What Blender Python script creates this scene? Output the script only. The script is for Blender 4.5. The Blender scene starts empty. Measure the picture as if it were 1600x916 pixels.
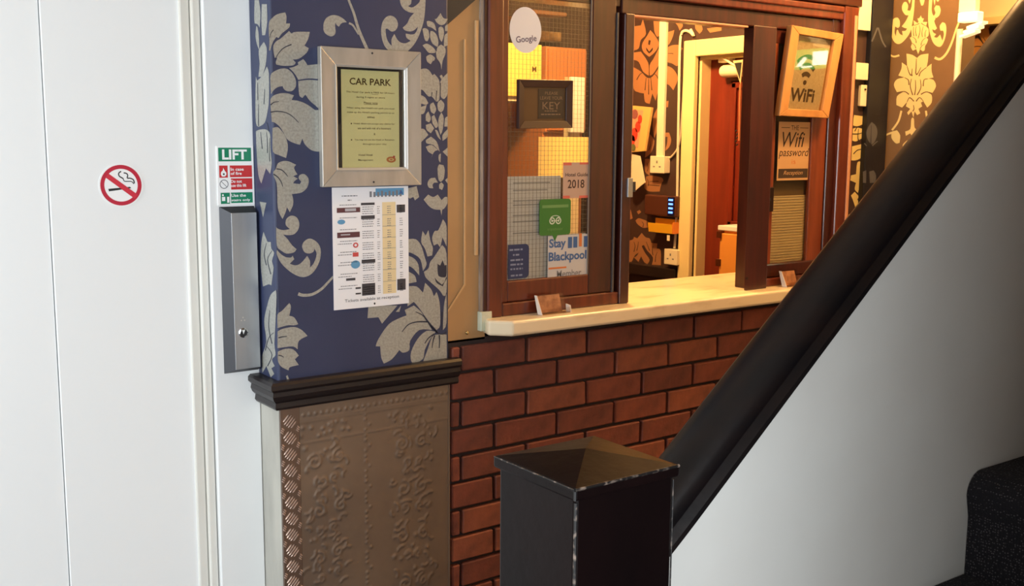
import bpy, bmesh, math, random
from mathutils import Vector, Matrix
from mathutils.geometry import tessellate_polygon
random.seed(7)
SC = bpy.context.scene
COL = SC.collection

# ------------------------------------------------------------------ camera
EYE = Vector((0.0, 0.0, 1.58))
FPX = 1675.4
_t, _p, _r = math.radians(53.9), math.radians(8.165), math.radians(0.393)
FW = Vector((math.cos(_t)*math.cos(_p), math.sin(_t)*math.cos(_p), -math.sin(_p)))
_r0 = Vector((math.sin(_t), -math.cos(_t), 0))
_u0 = _r0.cross(FW)
RT = _r0*math.cos(_r) + _u0*math.sin(_r)
UP = _u0*math.cos(_r) - _r0*math.sin(_r)
cam_data = bpy.data.cameras.new('camera')
cam_data.sensor_fit = 'HORIZONTAL'; cam_data.sensor_width = 36.0
cam_data.lens = 36.0*FPX/1600.0
cam_data.clip_start = 0.02
cam = bpy.data.objects.new('camera', cam_data); COL.objects.link(cam)
cam.matrix_world = Matrix(((RT.x, UP.x, -FW.x, EYE.x), (RT.y, UP.y, -FW.y, EYE.y), (RT.z, UP.z, -FW.z, EYE.z), (0, 0, 0, 1)))
SC.camera = cam

# ------------------------------------------------------------------ world, lights, exposure
SC.view_settings.view_transform = 'Standard'
SC.view_settings.look = 'None'
SC.view_settings.gamma = 1.0
SC.view_settings.use_curve_mapping = False
SC.view_settings.exposure = 0.0
world = bpy.data.worlds.new('world'); SC.world = world
world.use_nodes = True
world.node_tree.nodes['Background'].inputs[0].default_value = (0.75, 0.87, 1.0, 1)
world.node_tree.nodes['Background'].inputs[1].default_value = 1.0

def area(name, loc, target, sx, sy, power, col):
    L = bpy.data.lights.new(name, 'AREA'); L.shape = 'RECTANGLE'; L.size = sx; L.size_y = sy
    L.energy = power; L.color = col
    o = bpy.data.objects.new(name, L); COL.objects.link(o); o.location = loc
    o.rotation_euler = (Vector(target)-Vector(loc)).to_track_quat('-Z', 'Y').to_euler()
    return o
def point(name, loc, power, col, r=0.06):
    L = bpy.data.lights.new(name, 'POINT'); L.energy = power; L.color = col; L.shadow_soft_size = r
    o = bpy.data.objects.new(name, L); COL.objects.link(o); o.location = loc
    return o
WARM = (1.0, 0.56, 0.20)
area('added_entrance_daylight', (-0.25, -1.62, 1.40), (-0.1, 1.0, 1.38), 1.7, 2.1, 95, (0.90, 0.96, 1.0))  # area lamp standing in for daylight, set in the invented entrance
area('added_side_daylight', (-2.02, 1.95, 1.55), (0.2, 2.2, 1.5), 0.9, 1.4, 62, (0.90, 0.96, 1.0))  # area lamp added to brighten the lift door; its window is invented
RECEPTION_POWER = 128
CORRIDOR_POWER = 60
NOOK_POWER = 42

# ------------------------------------------------------------------ picture-ray helpers: a pixel's ray met with a real plane
def ray(x, y): return FW + RT*((x-800.0)/FPX) - UP*((y-458.0)/FPX)
def onY(x, y, Y): d = ray(x, y); return EYE + d*(Y/d.y)
def onX(x, y, X): d = ray(x, y); return EYE + d*(X/d.x)
def onZ(x, y, Z): d = ray(x, y); return EYE + d*((Z-EYE.z)/d.z)

# ------------------------------------------------------------------ materials
def lin(c):
    return tuple((v/255.0/12.92 if v/255.0 <= 0.04045 else ((v/255.0+0.055)/1.055)**2.4) for v in c) + (1.0,)
MATS = {}
def mat(name, rgb, rough=0.5, metal=0.0, spec=0.5, emit=None, estr=0.0, noise=None, bump=None, coat=0.0):
    """noise=(rgb2, scale, (sx,sy,sz)) mixes a second colour; bump=(scale, strength)"""
    if name in MATS: return MATS[name]
    m = bpy.data.materials.new(name); m.use_nodes = True
    nt = m.node_tree; b = nt.nodes['Principled BSDF']
    b.inputs['Base Color'].default_value = lin(rgb)
    b.inputs['Roughness'].default_value = rough
    b.inputs['Metallic'].default_value = metal
    b.inputs['Specular IOR Level'].default_value = spec
    b.inputs['Coat Weight'].default_value = coat
    b.inputs['Coat Roughness'].default_value = 0.12
    if emit:
        b.inputs['Emission Color'].default_value = lin(emit); b.inputs['Emission Strength'].default_value = estr
    tc = None
    if noise or bump:
        tc = nt.nodes.new('ShaderNodeTexCoord')
    if noise:
        rgb2, sc, st = noise[:3]
        mp = nt.nodes.new('ShaderNodeMapping'); mp.inputs['Scale'].default_value = st
        nz = nt.nodes.new('ShaderNodeTexNoise'); nz.inputs['Scale'].default_value = sc; nz.inputs['Detail'].default_value = 5
        rp = nt.nodes.new('ShaderNodeValToRGB')
        lo, hi = noise[3] if len(noise) > 3 else (0.35, 0.68)
        rp.color_ramp.elements[0].position = lo; rp.color_ramp.elements[1].position = hi
        rp.color_ramp.elements[0].color = lin(rgb); rp.color_ramp.elements[1].color = lin(rgb2)
        nt.links.new(tc.outputs['Object'], mp.inputs['Vector']); nt.links.new(mp.outputs[0], nz.inputs['Vector'])
        nt.links.new(nz.outputs['Fac'], rp.inputs['Fac']); nt.links.new(rp.outputs['Color'], b.inputs['Base Color'])
    if bump:
        nz2 = nt.nodes.new('ShaderNodeTexNoise'); nz2.inputs['Scale'].default_value = bump[0]; nz2.inputs['Detail'].default_value = 4
        bp = nt.nodes.new('ShaderNodeBump'); bp.inputs['Strength'].default_value = bump[1]; bp.inputs['Distance'].default_value = 0.004
        nt.links.new(tc.outputs['Object'], nz2.inputs['Vector']); nt.links.new(nz2.outputs['Fac'], bp.inputs['Height'])
        nt.links.new(bp.outputs[0], b.inputs['Normal'])
    MATS[name] = m
    return m

def glass_mat(name, tint=(255, 255, 255), fac=0.5):
    m = bpy.data.materials.new(name); m.use_nodes = True; nt = m.node_tree
    for n in list(nt.nodes): nt.nodes.remove(n)
    out = nt.nodes.new('ShaderNodeOutputMaterial'); tr = nt.nodes.new('ShaderNodeBsdfTransparent'); gl = nt.nodes.new('ShaderNodeBsdfGlossy')
    tr.inputs[0].default_value = lin(tint); gl.inputs['Roughness'].default_value = 0.03
    fr = nt.nodes.new('ShaderNodeFresnel'); ge = nt.nodes.new('ShaderNodeNewGeometry'); mr = nt.nodes.new('ShaderNodeMapRange')
    mr.inputs['To Min'].default_value = 1.45; mr.inputs['To Max'].default_value = 1/1.45     # same reflectance from either side of a thin pane
    nt.links.new(ge.outputs['Backfacing'], mr.inputs['Value']); nt.links.new(mr.outputs[0], fr.inputs[0])
    mx = nt.nodes.new('ShaderNodeMixShader')
    nt.links.new(fr.outputs[0], mx.inputs[0]); nt.links.new(tr.outputs[0], mx.inputs[1]); nt.links.new(gl.outputs[0], mx.inputs[2])
    nt.links.new(mx.outputs[0], out.inputs[0]); MATS[name] = m
    return m

M_white = mat('white_paint', (238, 240, 240), 0.35, noise=((231, 233, 233), 2.0, (1, 1, 1)))
M_offwhite = mat('aged_white_paint', (226, 225, 218), 0.45, noise=((212, 208, 198), 3.0, (1, 1, .4)))
M_stairwall = mat('stair_wall_paint', (222, 221, 216), 0.6, noise=((214, 211, 205), 3.0, (1, 1, 1)), bump=(60, .05))
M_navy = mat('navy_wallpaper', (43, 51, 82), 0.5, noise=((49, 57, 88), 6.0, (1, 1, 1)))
M_silver = mat('silver_damask_print', (172, 172, 164), 0.42, 0.25, noise=((150, 149, 142), 180.0, (1, 1, 1)))
M_vein = mat('navy_print', (38, 42, 60), 0.5)
M_brown = mat('brown_wallpaper', (62, 44, 42), 0.5)
M_copper = mat('copper_damask_print', (168, 120, 84), 0.45, 0.2)
M_brownvein = mat('brown_print', (52, 36, 36), 0.5)
M_bronze = mat('bronze_wall_ground', (124, 96, 64), 0.38, 0.25, noise=((134, 104, 72), 5.0, (1, 1, 1)))  # bronze ground colour, used on the end wall alone
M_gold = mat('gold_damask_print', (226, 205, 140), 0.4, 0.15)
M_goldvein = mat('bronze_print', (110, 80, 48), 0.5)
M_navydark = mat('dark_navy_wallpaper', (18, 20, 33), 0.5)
M_greyprint = mat('grey_damask_print', (80, 82, 92), 0.5)
M_dado = mat('dark_stained_dado', (26, 20, 22), 0.4, noise=((34, 26, 27), 12.0, (.3, 1, 1)))
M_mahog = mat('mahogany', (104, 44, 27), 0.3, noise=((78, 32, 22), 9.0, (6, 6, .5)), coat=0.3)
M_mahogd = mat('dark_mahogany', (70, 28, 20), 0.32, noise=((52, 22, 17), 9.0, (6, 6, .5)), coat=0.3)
M_mortar = mat('dark_mortar', (50, 38, 36), 0.9)
M_cream = mat('cream_panel_paint', (176, 138, 94), 0.5, noise=((166, 129, 87), 4.0, (1, 1, 1)))
M_darkslab = mat('dark_slab', (44, 42, 42), 0.6)
M_marble = mat('cream_marble', (232, 214, 182), 0.3, noise=((200, 172, 132), 7.0, (1, 3, 3), (.52, .8)))
M_black = mat('black_gloss_newel', (11, 8, 9), 0.33, spec=.12, noise=((24, 13, 13), 5.0, (1, 1, .4)), bump=(40, .15))
M_rail = mat('dark_handrail', (16, 13, 15), 0.33, spec=.4, noise=((26, 17, 16), 7.0, (.5, 3, 3)), bump=(30, .12))
M_wear = mat('worn_edge', (22, 19, 19), 0.5, noise=((150, 132, 120), 70.0, (1, 1, 1), (.52, .66)))
M_steel = mat('brushed_steel', (178, 181, 184), 0.42, 0.85, noise=((168, 171, 175), 40, (1, 1, .05)))
M_steeldark = mat('dark_steel', (70, 71, 75), 0.5, 0.7)
M_chrome = mat('chrome', (225, 225, 225), 0.12, 1.0)
M_brushframe = mat('brushed_pewter_frame', (184, 180, 172), 0.38, 0.45, noise=((168, 164, 156), 30, (1, 1, .2)))
M_framebead = mat('bright_pewter_bead', (216, 212, 206), 0.3, 0.5)
M_blackmat = mat('black_mount', (38, 40, 50), 0.35)
M_yellowpaper = mat('yellow_paper', (240, 236, 180), 0.7)
M_paper = mat('white_paper', (232, 232, 236), 0.7)
M_brass = mat('embossed_bronze_metal', (136, 118, 102), 0.42, 0.5, noise=((118, 102, 90), 4, (1, 1, 1)))
M_chequer = mat('chequer_plate', (116, 96, 84), 0.4, 0.6)
M_lug = mat('chequer_bar_glint', (214, 190, 176), 0.3, 0.55)  # lighter than the plate: light caught by the raised bars put into colour
M_greyside = mat('grey_painted_side', (186, 184, 174), 0.6, noise=((160, 158, 150), 14, (1, 1, .3)))
M_green = mat('sign_green', (10, 128, 92), 0.4)
M_red = mat('sign_red', (200, 44, 48), 0.4)
M_crimson = mat('prohibition_red', (188, 22, 52), 0.4)
M_inkblack = mat('ink_black', (26, 24, 26), 0.6)
M_inkbrown = mat('ink_brown', (98, 74, 36), 0.6)
M_inkgrey = mat('ink_grey', (120, 120, 126), 0.6)
M_inkgreylight = mat('ink_light_grey', (176, 176, 182), 0.6)
M_inkblue = mat('ink_blue', (60, 96, 150), 0.5)
M_skyblue = mat('ink_sky_blue', (92, 150, 190), 0.5)
M_signwhite = mat('sign_white', (244, 244, 244), 0.4)
M_tan = mat('table_tan', (224, 204, 160), 0.7)
M_maroon = mat('ink_maroon', (92, 52, 58), 0.6)
M_inkred = mat('ink_red', (196, 74, 70), 0.6)
M_orangeink = mat('ink_orange', (200, 116, 60), 0.6)
M_carpet = None
M_glass = glass_mat('window_glass', (240, 240, 236))
M_wire = mat('glass_wire', (140, 132, 122), 0.5, 0.3)
M_plastic = mat('white_plastic', (232, 222, 196), 0.4)
M_doorframe = mat('cream_door_frame', (238, 218, 160), 0.4)
M_reddoor = mat('red_brown_door', (118, 40, 24), 0.35, noise=((100, 32, 20), 6, (5, 5, .5)))
M_clear = glass_mat('clear_acrylic', (250, 244, 238))

# ------------------------------------------------------------------ mesh helpers
class MB:
    def __init__(s): s.v = []; s.f = []; s.smooth = False
    def face(s, pts):
        n = len(s.v); s.v += [Vector(p) for p in pts]; s.f.append(list(range(n, n+len(pts)))); return s
    def box(s, x0, x1, y0, y1, z0, z1):
        n = len(s.v)
        s.v += [Vector(p) for p in ((x0,y0,z0),(x1,y0,z0),(x1,y1,z0),(x0,y1,z0),(x0,y0,z1),(x1,y0,z1),(x1,y1,z1),(x0,y1,z1))]
        s.f += [[n+i for i in q] for q in ((0,3,2,1),(4,5,6,7),(0,1,5,4),(1,2,6,5),(2,3,7,6),(3,0,4,7))]
        return s
    def hexa(s, p):   # 8 points, ordered like box
        n = len(s.v); s.v += [Vector(q) for q in p]
        s.f += [[n+i for i in q] for q in ((0,3,2,1),(4,5,6,7),(0,1,5,4),(1,2,6,5),(2,3,7,6),(3,0,4,7))]
        return s
    def prism(s, poly, d):   # planar polygon points (3D), extruded by vector d
        n = len(s.v); k = len(poly); poly = [Vector(p) for p in poly]; d = Vector(d)
        s.v += poly + [p+d for p in poly]
        s.f.append(list(range(n, n+k))[::-1]); s.f.append(list(range(n+k, n+2*k)))
        for i in range(k): j = (i+1) % k; s.f.append([n+i, n+j, n+k+j, n+k+i])
        return s
    def tube(s, pts, r, seg=8, cap=True):
        pts = [Vector(p) for p in pts]; n0 = len(s.v); k = len(pts)
        for i, p in enumerate(pts):
            a = pts[max(i-1, 0)]; b = pts[min(i+1, k-1)]; t = (b-a).normalized()
            h = Vector((0, 0, 1)) if abs(t.z) < .9 else Vector((1, 0, 0))
            e1 = t.cross(h).normalized(); e2 = t.cross(e1)
            rr = r[i] if isinstance(r, (list, tuple)) else r
            for q in range(seg):
                an = 2*math.pi*q/seg; s.v.append(p + e1*math.cos(an)*rr + e2*math.sin(an)*rr)
        for i in range(k-1):
            for q in range(seg):
                w = (q+1) % seg
                s.f.append([n0+i*seg+q, n0+i*seg+w, n0+(i+1)*seg+w, n0+(i+1)*seg+q])
        if cap:
            s.f.append([n0+q for q in range(seg)]); s.f.append([n0+(k-1)*seg+q for q in range(seg)][::-1])
        return s
    def sweep(s, prof, frames, closed=True):   # prof 2D; frames: (origin, e1, e2)
        n0 = len(s.v); k = len(prof)
        for o, e1, e2 in frames:
            for a, b in prof: s.v.append(Vector(o)+Vector(e1)*a+Vector(e2)*b)
        for i in range(len(frames)-1):
            for q in range(k if closed else k-1):
                w = (q+1) % k; s.f.append([n0+i*k+q, n0+i*k+w, n0+(i+1)*k+w, n0+(i+1)*k+q])
        if closed:
            s.f.append([n0+q for q in range(k)][::-1]); m = n0+(len(frames)-1)*k; s.f.append([m+q for q in range(k)])
        return s

def finish(o, label=None, cat=None, group=None, kind=None):
    if label: o['label'] = label
    if cat: o['category'] = cat
    if group: o['group'] = group
    if kind: o['kind'] = kind
    return o
def base_of(vs):
    xs = [v.x for v in vs]; ys = [v.y for v in vs]; zs = [v.z for v in vs]
    return Vector(((min(xs)+max(xs))/2, (min(ys)+max(ys))/2, min(zs)))
def obj(name, mb, m, parent=None, bevel=0.0, smooth=False, seg=2):
    me = bpy.data.meshes.new(name)
    loc = base_of(mb.v)
    me.from_pydata([tuple(v-loc) for v in mb.v], [], mb.f)
    bm = bmesh.new(); bm.from_mesh(me)
    if bevel or smooth: bmesh.ops.remove_doubles(bm, verts=bm.verts, dist=1e-6)
    if mb.f and (bevel or smooth or all(len(f) <= 40 for f in mb.f)):
        bmesh.ops.recalc_face_normals(bm, faces=bm.faces)
    bm.to_mesh(me); bm.free()
    me.materials.append(m)
    o = bpy.data.objects.new(name, me); COL.objects.link(o)
    if parent is not None:
        o.parent = parent; o.location = loc - Vector(parent['_o'])
    else:
        o.location = loc
    o['_o'] = tuple(loc)
    if smooth:
        for p in me.polygons: p.use_smooth = True
        me.set_sharp_from_angle(angle=math.radians(38))
    if bevel:
        b = o.modifiers.new('bevel', 'BEVEL'); b.width = bevel; b.segments = seg; b.limit_method = 'ANGLE'; b.angle_limit = math.radians(40)
    return o
def flat(name, mb, m, parent=None, split=False):
    if split:
        for f in mb.f: flat(name, MB().face([mb.v[i] for i in f]), m, parent)
        return
    """flat print: keep the given winding (faces the viewer)"""
    me = bpy.data.meshes.new(name); loc = base_of(mb.v)
    me.from_pydata([tuple(v-loc) for v in mb.v], [], mb.f); me.materials.append(m)
    o = bpy.data.objects.new(name, me); COL.objects.link(o)
    if parent is not None: o.parent = parent; o.location = loc - Vector(parent['_o'])
    else: o.location = loc
    o['_o'] = tuple(loc)
    if len(mb.f) > 1 and any(q in name for q in ('print', 'letter', 'damask', 'line', 'emblem', 'smoke', 'flower', 'symbol', 'script', 'skyline', 'mark')): o['kind'] = 'stuff'
    return o
def thing(name, loc, label, cat, group=None, kind=None):
    e = bpy.data.objects.new(name, None); COL.objects.link(e); e.location = loc; e['_o'] = tuple(loc); e.empty_display_size = .05
    return finish(e, label, cat, group, kind)
def B(x0, x1, y0, y1, z0, z1): return MB().box(x0, x1, y0, y1, z0, z1)

# local frames for flat prints
class Fr:
    def __init__(s, O, R, U=(0, 0, 1)):
        s.O = Vector(O); s.R = Vector(R).normalized(); s.U = Vector(U).normalized(); s.N = s.R.cross(s.U)
    def p(s, a, b, n=0.0): return s.O + s.R*a + s.U*b + s.N*n
def rect(fr, x0, x1, y0, y1, n, mb=None):
    mb = mb or MB(); mb.face([fr.p(x0, y0, n), fr.p(x1, y0, n), fr.p(x1, y1, n), fr.p(x0, y1, n)]); return mb
def slab(fr, x0, x1, y0, y1, n0, n1, mb=None):
    mb = mb or MB()
    mb.hexa([fr.p(x0, y0, n1), fr.p(x1, y0, n1), fr.p(x1, y0, n0), fr.p(x0, y0, n0), fr.p(x0, y1, n1), fr.p(x1, y1, n1), fr.p(x1, y1, n0), fr.p(x0, y1, n0)]); return mb
def disc(fr, cx, cy, r, n, seg=32, ry=None, mb=None, r_in=None):
    mb = mb or MB(); ry = ry or r
    P = [(math.cos(2*math.pi*i/seg), math.sin(2*math.pi*i/seg)) for i in range(seg)]
    if r_in is None: mb.face([fr.p(cx+r*c, cy+ry*s, n) for c, s in P])
    else:
        q = r_in/r
        for i in range(seg):
            c, s = P[i]; c2, s2 = P[(i+1) % seg]
            mb.face([fr.p(cx+r*c, cy+ry*s, n), fr.p(cx+r*c2, cy+ry*s2, n), fr.p(cx+r*q*c2, cy+ry*q*s2, n), fr.p(cx+r*q*c, cy+ry*q*s, n)])
    return mb
def text_mesh(s, bold=0.0, shear=0.0):
    cu = bpy.data.curves.new('lettering', 'FONT'); cu.body = s; cu.offset = bold; cu.shear = shear; cu.resolution_u = 3
    t = bpy.data.objects.new('lettering', cu); COL.objects.link(t)
    dg = bpy.context.evaluated_depsgraph_get(); me = bpy.data.meshes.new_from_object(t.evaluated_get(dg))
    vs = [(v.co.x, v.co.y) for v in me.vertices]; fs = [list(p.vertices) for p in me.polygons]
    bpy.data.objects.remove(t); bpy.data.curves.remove(cu); bpy.data.meshes.remove(me)
    return vs, fs
def text(fr, s, cx, cy, w=None, h=None, n=.0006, bold=0.0, shear=0.0, rot=0.0, mb=None, align='C'):
    """lettering fitted in a box of width w and/or height h centred at cx,cy"""
    mb = mb or MB(); vs, fs = text_mesh(s, bold, shear)
    if not vs: return mb
    xs = [v[0] for v in vs]; ys = [v[1] for v in vs]
    W = max(xs)-min(xs); H = max(ys)-min(ys)
    if w and h: kx, ky = w/W, h/H
    elif w: kx = ky = w/W
    else: kx = ky = h/H
    ox = (min(xs)+max(xs))/2 if align == 'C' else min(xs); oy = (min(ys)+max(ys))/2
    ca, sa = math.cos(rot), math.sin(rot); k0 = len(mb.v)
    for x, y in vs:
        a = (x-ox)*kx; b = (y-oy)*ky; mb.v.append(fr.p(cx+a*ca-b*sa, cy+a*sa+b*ca, n))
    mb.f += [[k0+i for i in f] for f in fs]
    return mb
def dashes(fr, cx, cy, w, h, n, mb, words=None, rnd=random):
    """a line of print too small to read"""
    x = cx-w/2
    while x < cx+w/2-h*.5:
        L = min(h*rnd.uniform(1.2, 4.0), cx+w/2-x)
        rect(fr, x, x+L, cy-h/2, cy+h/2, n, mb); x += L+h*.7
    return mb

# traced wallpaper shapes ------------------------------------------------------
def P2(s): return [tuple(float(c) for c in q.split(',')) for q in s.split()]
def smooth_poly(pts, sub=3):
    n = len(pts); out = []
    def corner(i):
        a, b, c = pts[i-1], pts[i], pts[(i+1) % n]
        v1 = (b[0]-a[0], b[1]-a[1]); v2 = (c[0]-b[0], c[1]-b[1])
        d = math.atan2(v1[0]*v2[1]-v1[1]*v2[0], v1[0]*v2[0]+v1[1]*v2[1])
        return abs(d) > math.radians(62)
    cs = [corner(i) for i in range(n)]
    for i in range(n):
        p0, p1, p2, p3 = pts[i-1], pts[i], pts[(i+1) % n], pts[(i+2) % n]
        if cs[i]: p0 = p1
        if cs[(i+1) % n]: p3 = p2
        for k in range(sub):
            t = k/sub
            out.append(tuple(.5*((2*p1[j])+(-p0[j]+p2[j])*t+(2*p0[j]-5*p1[j]+4*p2[j]-p3[j])*t*t+(-p0[j]+3*p1[j]-3*p2[j]+p3[j])*t**3) for j in (0, 1)))
    return out
def smooth_line(pts, sub=4):
    out = []
    for i in range(len(pts)-1):
        p0 = pts[max(i-1, 0)]; p1 = pts[i]; p2 = pts[i+1]; p3 = pts[min(i+2, len(pts)-1)]
        for k in range(sub):
            t = k/sub
            out.append(tuple(.5*((2*p1[j])+(-p0[j]+p2[j])*t+(2*p0[j]-5*p1[j]+4*p2[j]-p3[j])*t*t+(-p0[j]+3*p1[j]-3*p2[j]+p3[j])*t**3) for j in (0, 1)))
    out.append(pts[-1]); return out
class Trace:
    """motifs read off the photograph region by region and laid on the wall plane they are printed on"""
    def __init__(s, plane, w): s.plane = plane; s.w = w; s.motif = MB(); s.vein = MB()
    def region(s, x0, y0, k): s.x0, s.y0, s.k = x0, y0, k; return s
    def to3(s, q, lift):
        x = s.x0+q[0]/s.k; y = s.y0+q[1]/s.k
        return onY(x, y, s.w-lift) if s.plane == 'Y' else onX(x, y, s.w-lift)
    def fill(s, mb, pts, lift):
        n = len(mb.v); P = [s.to3(q, lift) for q in pts]
        mb.v += P
        for t in tessellate_polygon([[Vector((q[0], -q[1], 0)) for q in pts]]):
            a, b, c = (pts[i] for i in t)
            cr = (b[0]-a[0])*(c[1]-a[1])-(b[1]-a[1])*(c[0]-a[0])
            mb.f.append([n+i for i in (t if cr < 0 else t[::-1])])
    def leaf(s, *ss):
        for q in ss: s.count = getattr(s, 'count', 0)+1; s.fill(s.motif, smooth_poly(P2(q)), .0003+.00001*(s.count % 29))
        return s
    def dark(s, *ss):
        for q in ss: s.fill(s.vein, smooth_poly(P2(q)), .0008)
        return s
    def stroke(s, q, w, w2=None, dark=False):
        pts = smooth_line(P2(q)); n = len(pts); w2 = w if w2 is None else w2; L = []; R = []
        for i, p in enumerate(pts):
            a = pts[max(i-1, 0)]; b = pts[min(i+1, n-1)]; dx, dy = b[0]-a[0], b[1]-a[1]; d = math.hypot(dx, dy) or 1
            ww = (w+(w2-w)*i/(n-1))/2
            L.append((p[0]-dy/d*ww, p[1]+dx/d*ww)); R.append((p[0]+dy/d*ww, p[1]-dx/d*ww))
        mb = s.vein if dark else s.motif
        for i in range(n-1):
            s.fill(mb, [L[i], L[i+1], R[i+1], R[i]], .0008 if dark else .0004)
        return s
    def veins(s, w, *ss):
        for q in ss: s.stroke(q, w*.5, w, True)
        return s
    def build(s, parent, m, mv):
        flat('damask_print', s.motif, m, parent)
        if s.vein.v: flat('damask_vein', s.vein, mv, parent)

# ================================================================== THE SETTING
W = 2.34            # front plane of pier and brick wall
LIFT = 2.45         # plane of the lift frame
CZ = 2.62           # ceiling height
XI = 3.35           # reception side wall
XE = 3.36           # bronze end wall
def struct(o, label=None, cat=None): return finish(o, label, cat, None, 'structure')

M_floor = mat('dark_carpet_floor', (52, 44, 46), 0.9, noise=((62, 52, 52), 60, (1, 1, 1)))
M_ceil = mat('ceiling_paint', (186, 178, 166), 0.8)
M_hall = mat('hall_wall_paint', (214, 206, 192), 0.7)
struct(obj('floor', B(-2.1, 5.2, -1.7, 4.8, -.05, 0), M_floor), 'dark patterned hall floor out of view', 'floor')
struct(obj('ceiling', B(-2.1, 5.2, -1.7, 4.8, CZ, CZ+.05), M_ceil), 'pale painted hall ceiling above the view', 'ceiling')
M_dim = mat('dim_hall_paint', (120, 104, 88), 0.8)
wb = thing('wall_back', (0, -1.72, 0), 'hall wall around an invented glazed entrance behind the camera', 'wall', kind='structure')
for x0, x1, z0 in ((-2.1, -1.15, 0), (.65, 5.2, 0), (-1.15, .65, 2.5)): obj('wall_panel', B(x0, x1, -1.75, -1.7, z0, CZ), M_dim, wb)
w2 = thing('invented_entrance', (-.25, -1.72, 0), 'invented white framed glazed entrance, unseen, giving the daylight a source', 'window', kind='structure')  # unseen entrance, invented so the daylight has a source
for x in (-1.15, -.275, .60): obj('invented_frame_post', B(x, x+.05, -1.74, -1.69, 0, 2.5), M_white, w2)
for z in (0, .28, 2.45): obj('invented_frame_rail', B(-1.1, .6, -1.74, -1.69, z, z+.05), M_white, w2)
struct(obj('wall_stair_side', B(.94, 3.4, .03, .11, 0, CZ), M_dim), 'side wall closing the stairs on the right', 'wall')
# left hall wall around an invented side window
wl = thing('wall_left', (-2.1, .25, 0), 'hall wall left of the camera around an invented side window', 'wall', kind='structure')
for y0, y1, z0, z1 in ((-1.7, 1.45, 0, CZ), (2.45, 4.8, 0, CZ), (1.45, 2.45, 0, .8), (1.45, 2.45, 2.3, CZ)): obj('wall_panel', B(-2.15, -2.1, y0, y1, z0, z1), M_dim, wl)
w3 = thing('invented_side_window', (-2.1, 1.95, .8), 'invented white framed side window, unseen, adding daylight on the lift door', 'window', kind='structure')  # unseen window, invented for extra daylight from the left
for y in (1.45, 1.925, 2.40): obj('invented_frame_post', B(-2.14, -2.09, y, y+.05, .8, 2.3), M_white, w3)
for z in (.8, 2.25): obj('invented_frame_rail', B(-2.14, -2.09, 1.5, 2.4, z, z+.05), M_white, w3)
# lift wall (behind frame and door)
struct(obj('wall_lift', B(-2.1, 1.02, 2.56, 2.64, 0, CZ), M_hall), 'wall closing the lift shaft behind the lift door', 'wall')

# --- pier with navy wallpaper
PX0 = 1.02; PX1 = onY(701, 300, W).x
pier = thing('wall_pier', ((PX0+PX1)/2, W, 0), 'navy wallpapered pier with silver damask beside the lift', 'wall', kind='structure')
obj('pier_papered', B(PX0, PX1, W, 2.62, .97, CZ), M_navy, pier, bevel=.006, seg=3)
obj('pier_base', B(PX0+.002, PX1, W+.004, 2.62, 0, .97), M_greyside, pier)
tr = Trace('Y', W)
tr.region(390, 0, 7.633).leaf(
 '232,265 270,215 330,170 425,148 440,200 435,280 482,280 470,330 390,395 345,455 320,440 285,490 262,545 245,605 232,600 236,480 228,400',
 '300,690 283,600 285,540 320,490 370,460 470,370 500,400 550,380 718,380 700,460 655,545 705,575 680,630 590,700 515,710 550,745 520,780 400,785 318,770 312,740 330,690')
tr.veins(14, '305,705 350,630 410,570 500,530'); tr.veins(10, '240,450 255,395 285,355')
tr.region(390, 100, 7.633).leaf(
 '470,47 520,37 580,10 575,-20 640,-58 670,-20 690,15 830,0 830,180 700,172 580,190 560,150 520,95',
 '580,205 700,190 830,198 830,540 790,500 720,440 665,365 630,405 595,380 585,300',
 '250,135 300,85 380,55 450,60 510,110 550,190 550,270 510,320 450,325 410,300 395,265 340,275 290,310 255,360 248,250',
 '250,420 290,375 370,350 450,350 530,375 500,430 580,440 680,480 780,550 830,590 830,1046 740,1030 660,960 630,890 600,965 520,940 450,900 410,830 360,750 300,700 265,690 255,560 250,500')
tr.veins(14, '585,700 510,625 430,580 330,565 250,575', '350,448 290,458 250,490')
tr.region(390, 200, 7.633).leaf(
 '275,0 330,-10 370,20 420,90 450,170 455,260 435,358 350,325 280,285 272,150',
 '318,470 340,420 400,395 470,400 555,440 530,480 570,555 520,575 575,605 535,635 520,660 600,670 615,640 585,600 600,560 650,550 695,590 705,650 680,720 620,770 540,785 505,790 520,850 520,900 513,933 480,1006 446,946 426,1013 393,1086 353,1013 333,920 330,760 320,650 285,570 285,520 310,495')
tr.veins(14, '455,580 430,545 380,500 320,488', '395,700 380,650 340,590 285,550')
tr.region(390, 310, 5.729).leaf(
 '238,255 250,270 300,285 360,275 325,240 325,195 350,165 385,155 425,175 445,225 435,280 400,320 350,330 300,325 340,365 380,420 420,455 395,485 330,495 285,470 250,440 240,380 238,300',
 '245,460 270,490 320,525 370,530 385,512 400,545 360,585 410,600 460,580 515,515 540,560 540,620 575,580 600,500 580,450 570,480 530,495 490,480 470,430 490,385 540,360 600,390 635,450 632,540 600,620 550,680 490,705 430,695 360,655 290,590 255,530 242,490')
tr.stroke('435,855 480,868 560,860 640,815 700,755 750,700', 30, 18)
tr.region(390, 450, 5.725).leaf(
 '250,240 290,205 355,135 370,170 355,250 400,265 435,325 400,335 340,335 250,360',
 '250,390 300,365 400,350 470,380 518,430 440,475 430,550 390,525 320,530 250,540',
 '252,570 320,545 390,550 440,605 405,640 440,690 360,710 350,738 290,710 255,660', '325,790 340,780 355,825 338,830')
tr.veins(11, '335,435 300,437 258,447', '305,622 285,608 258,602')
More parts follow.
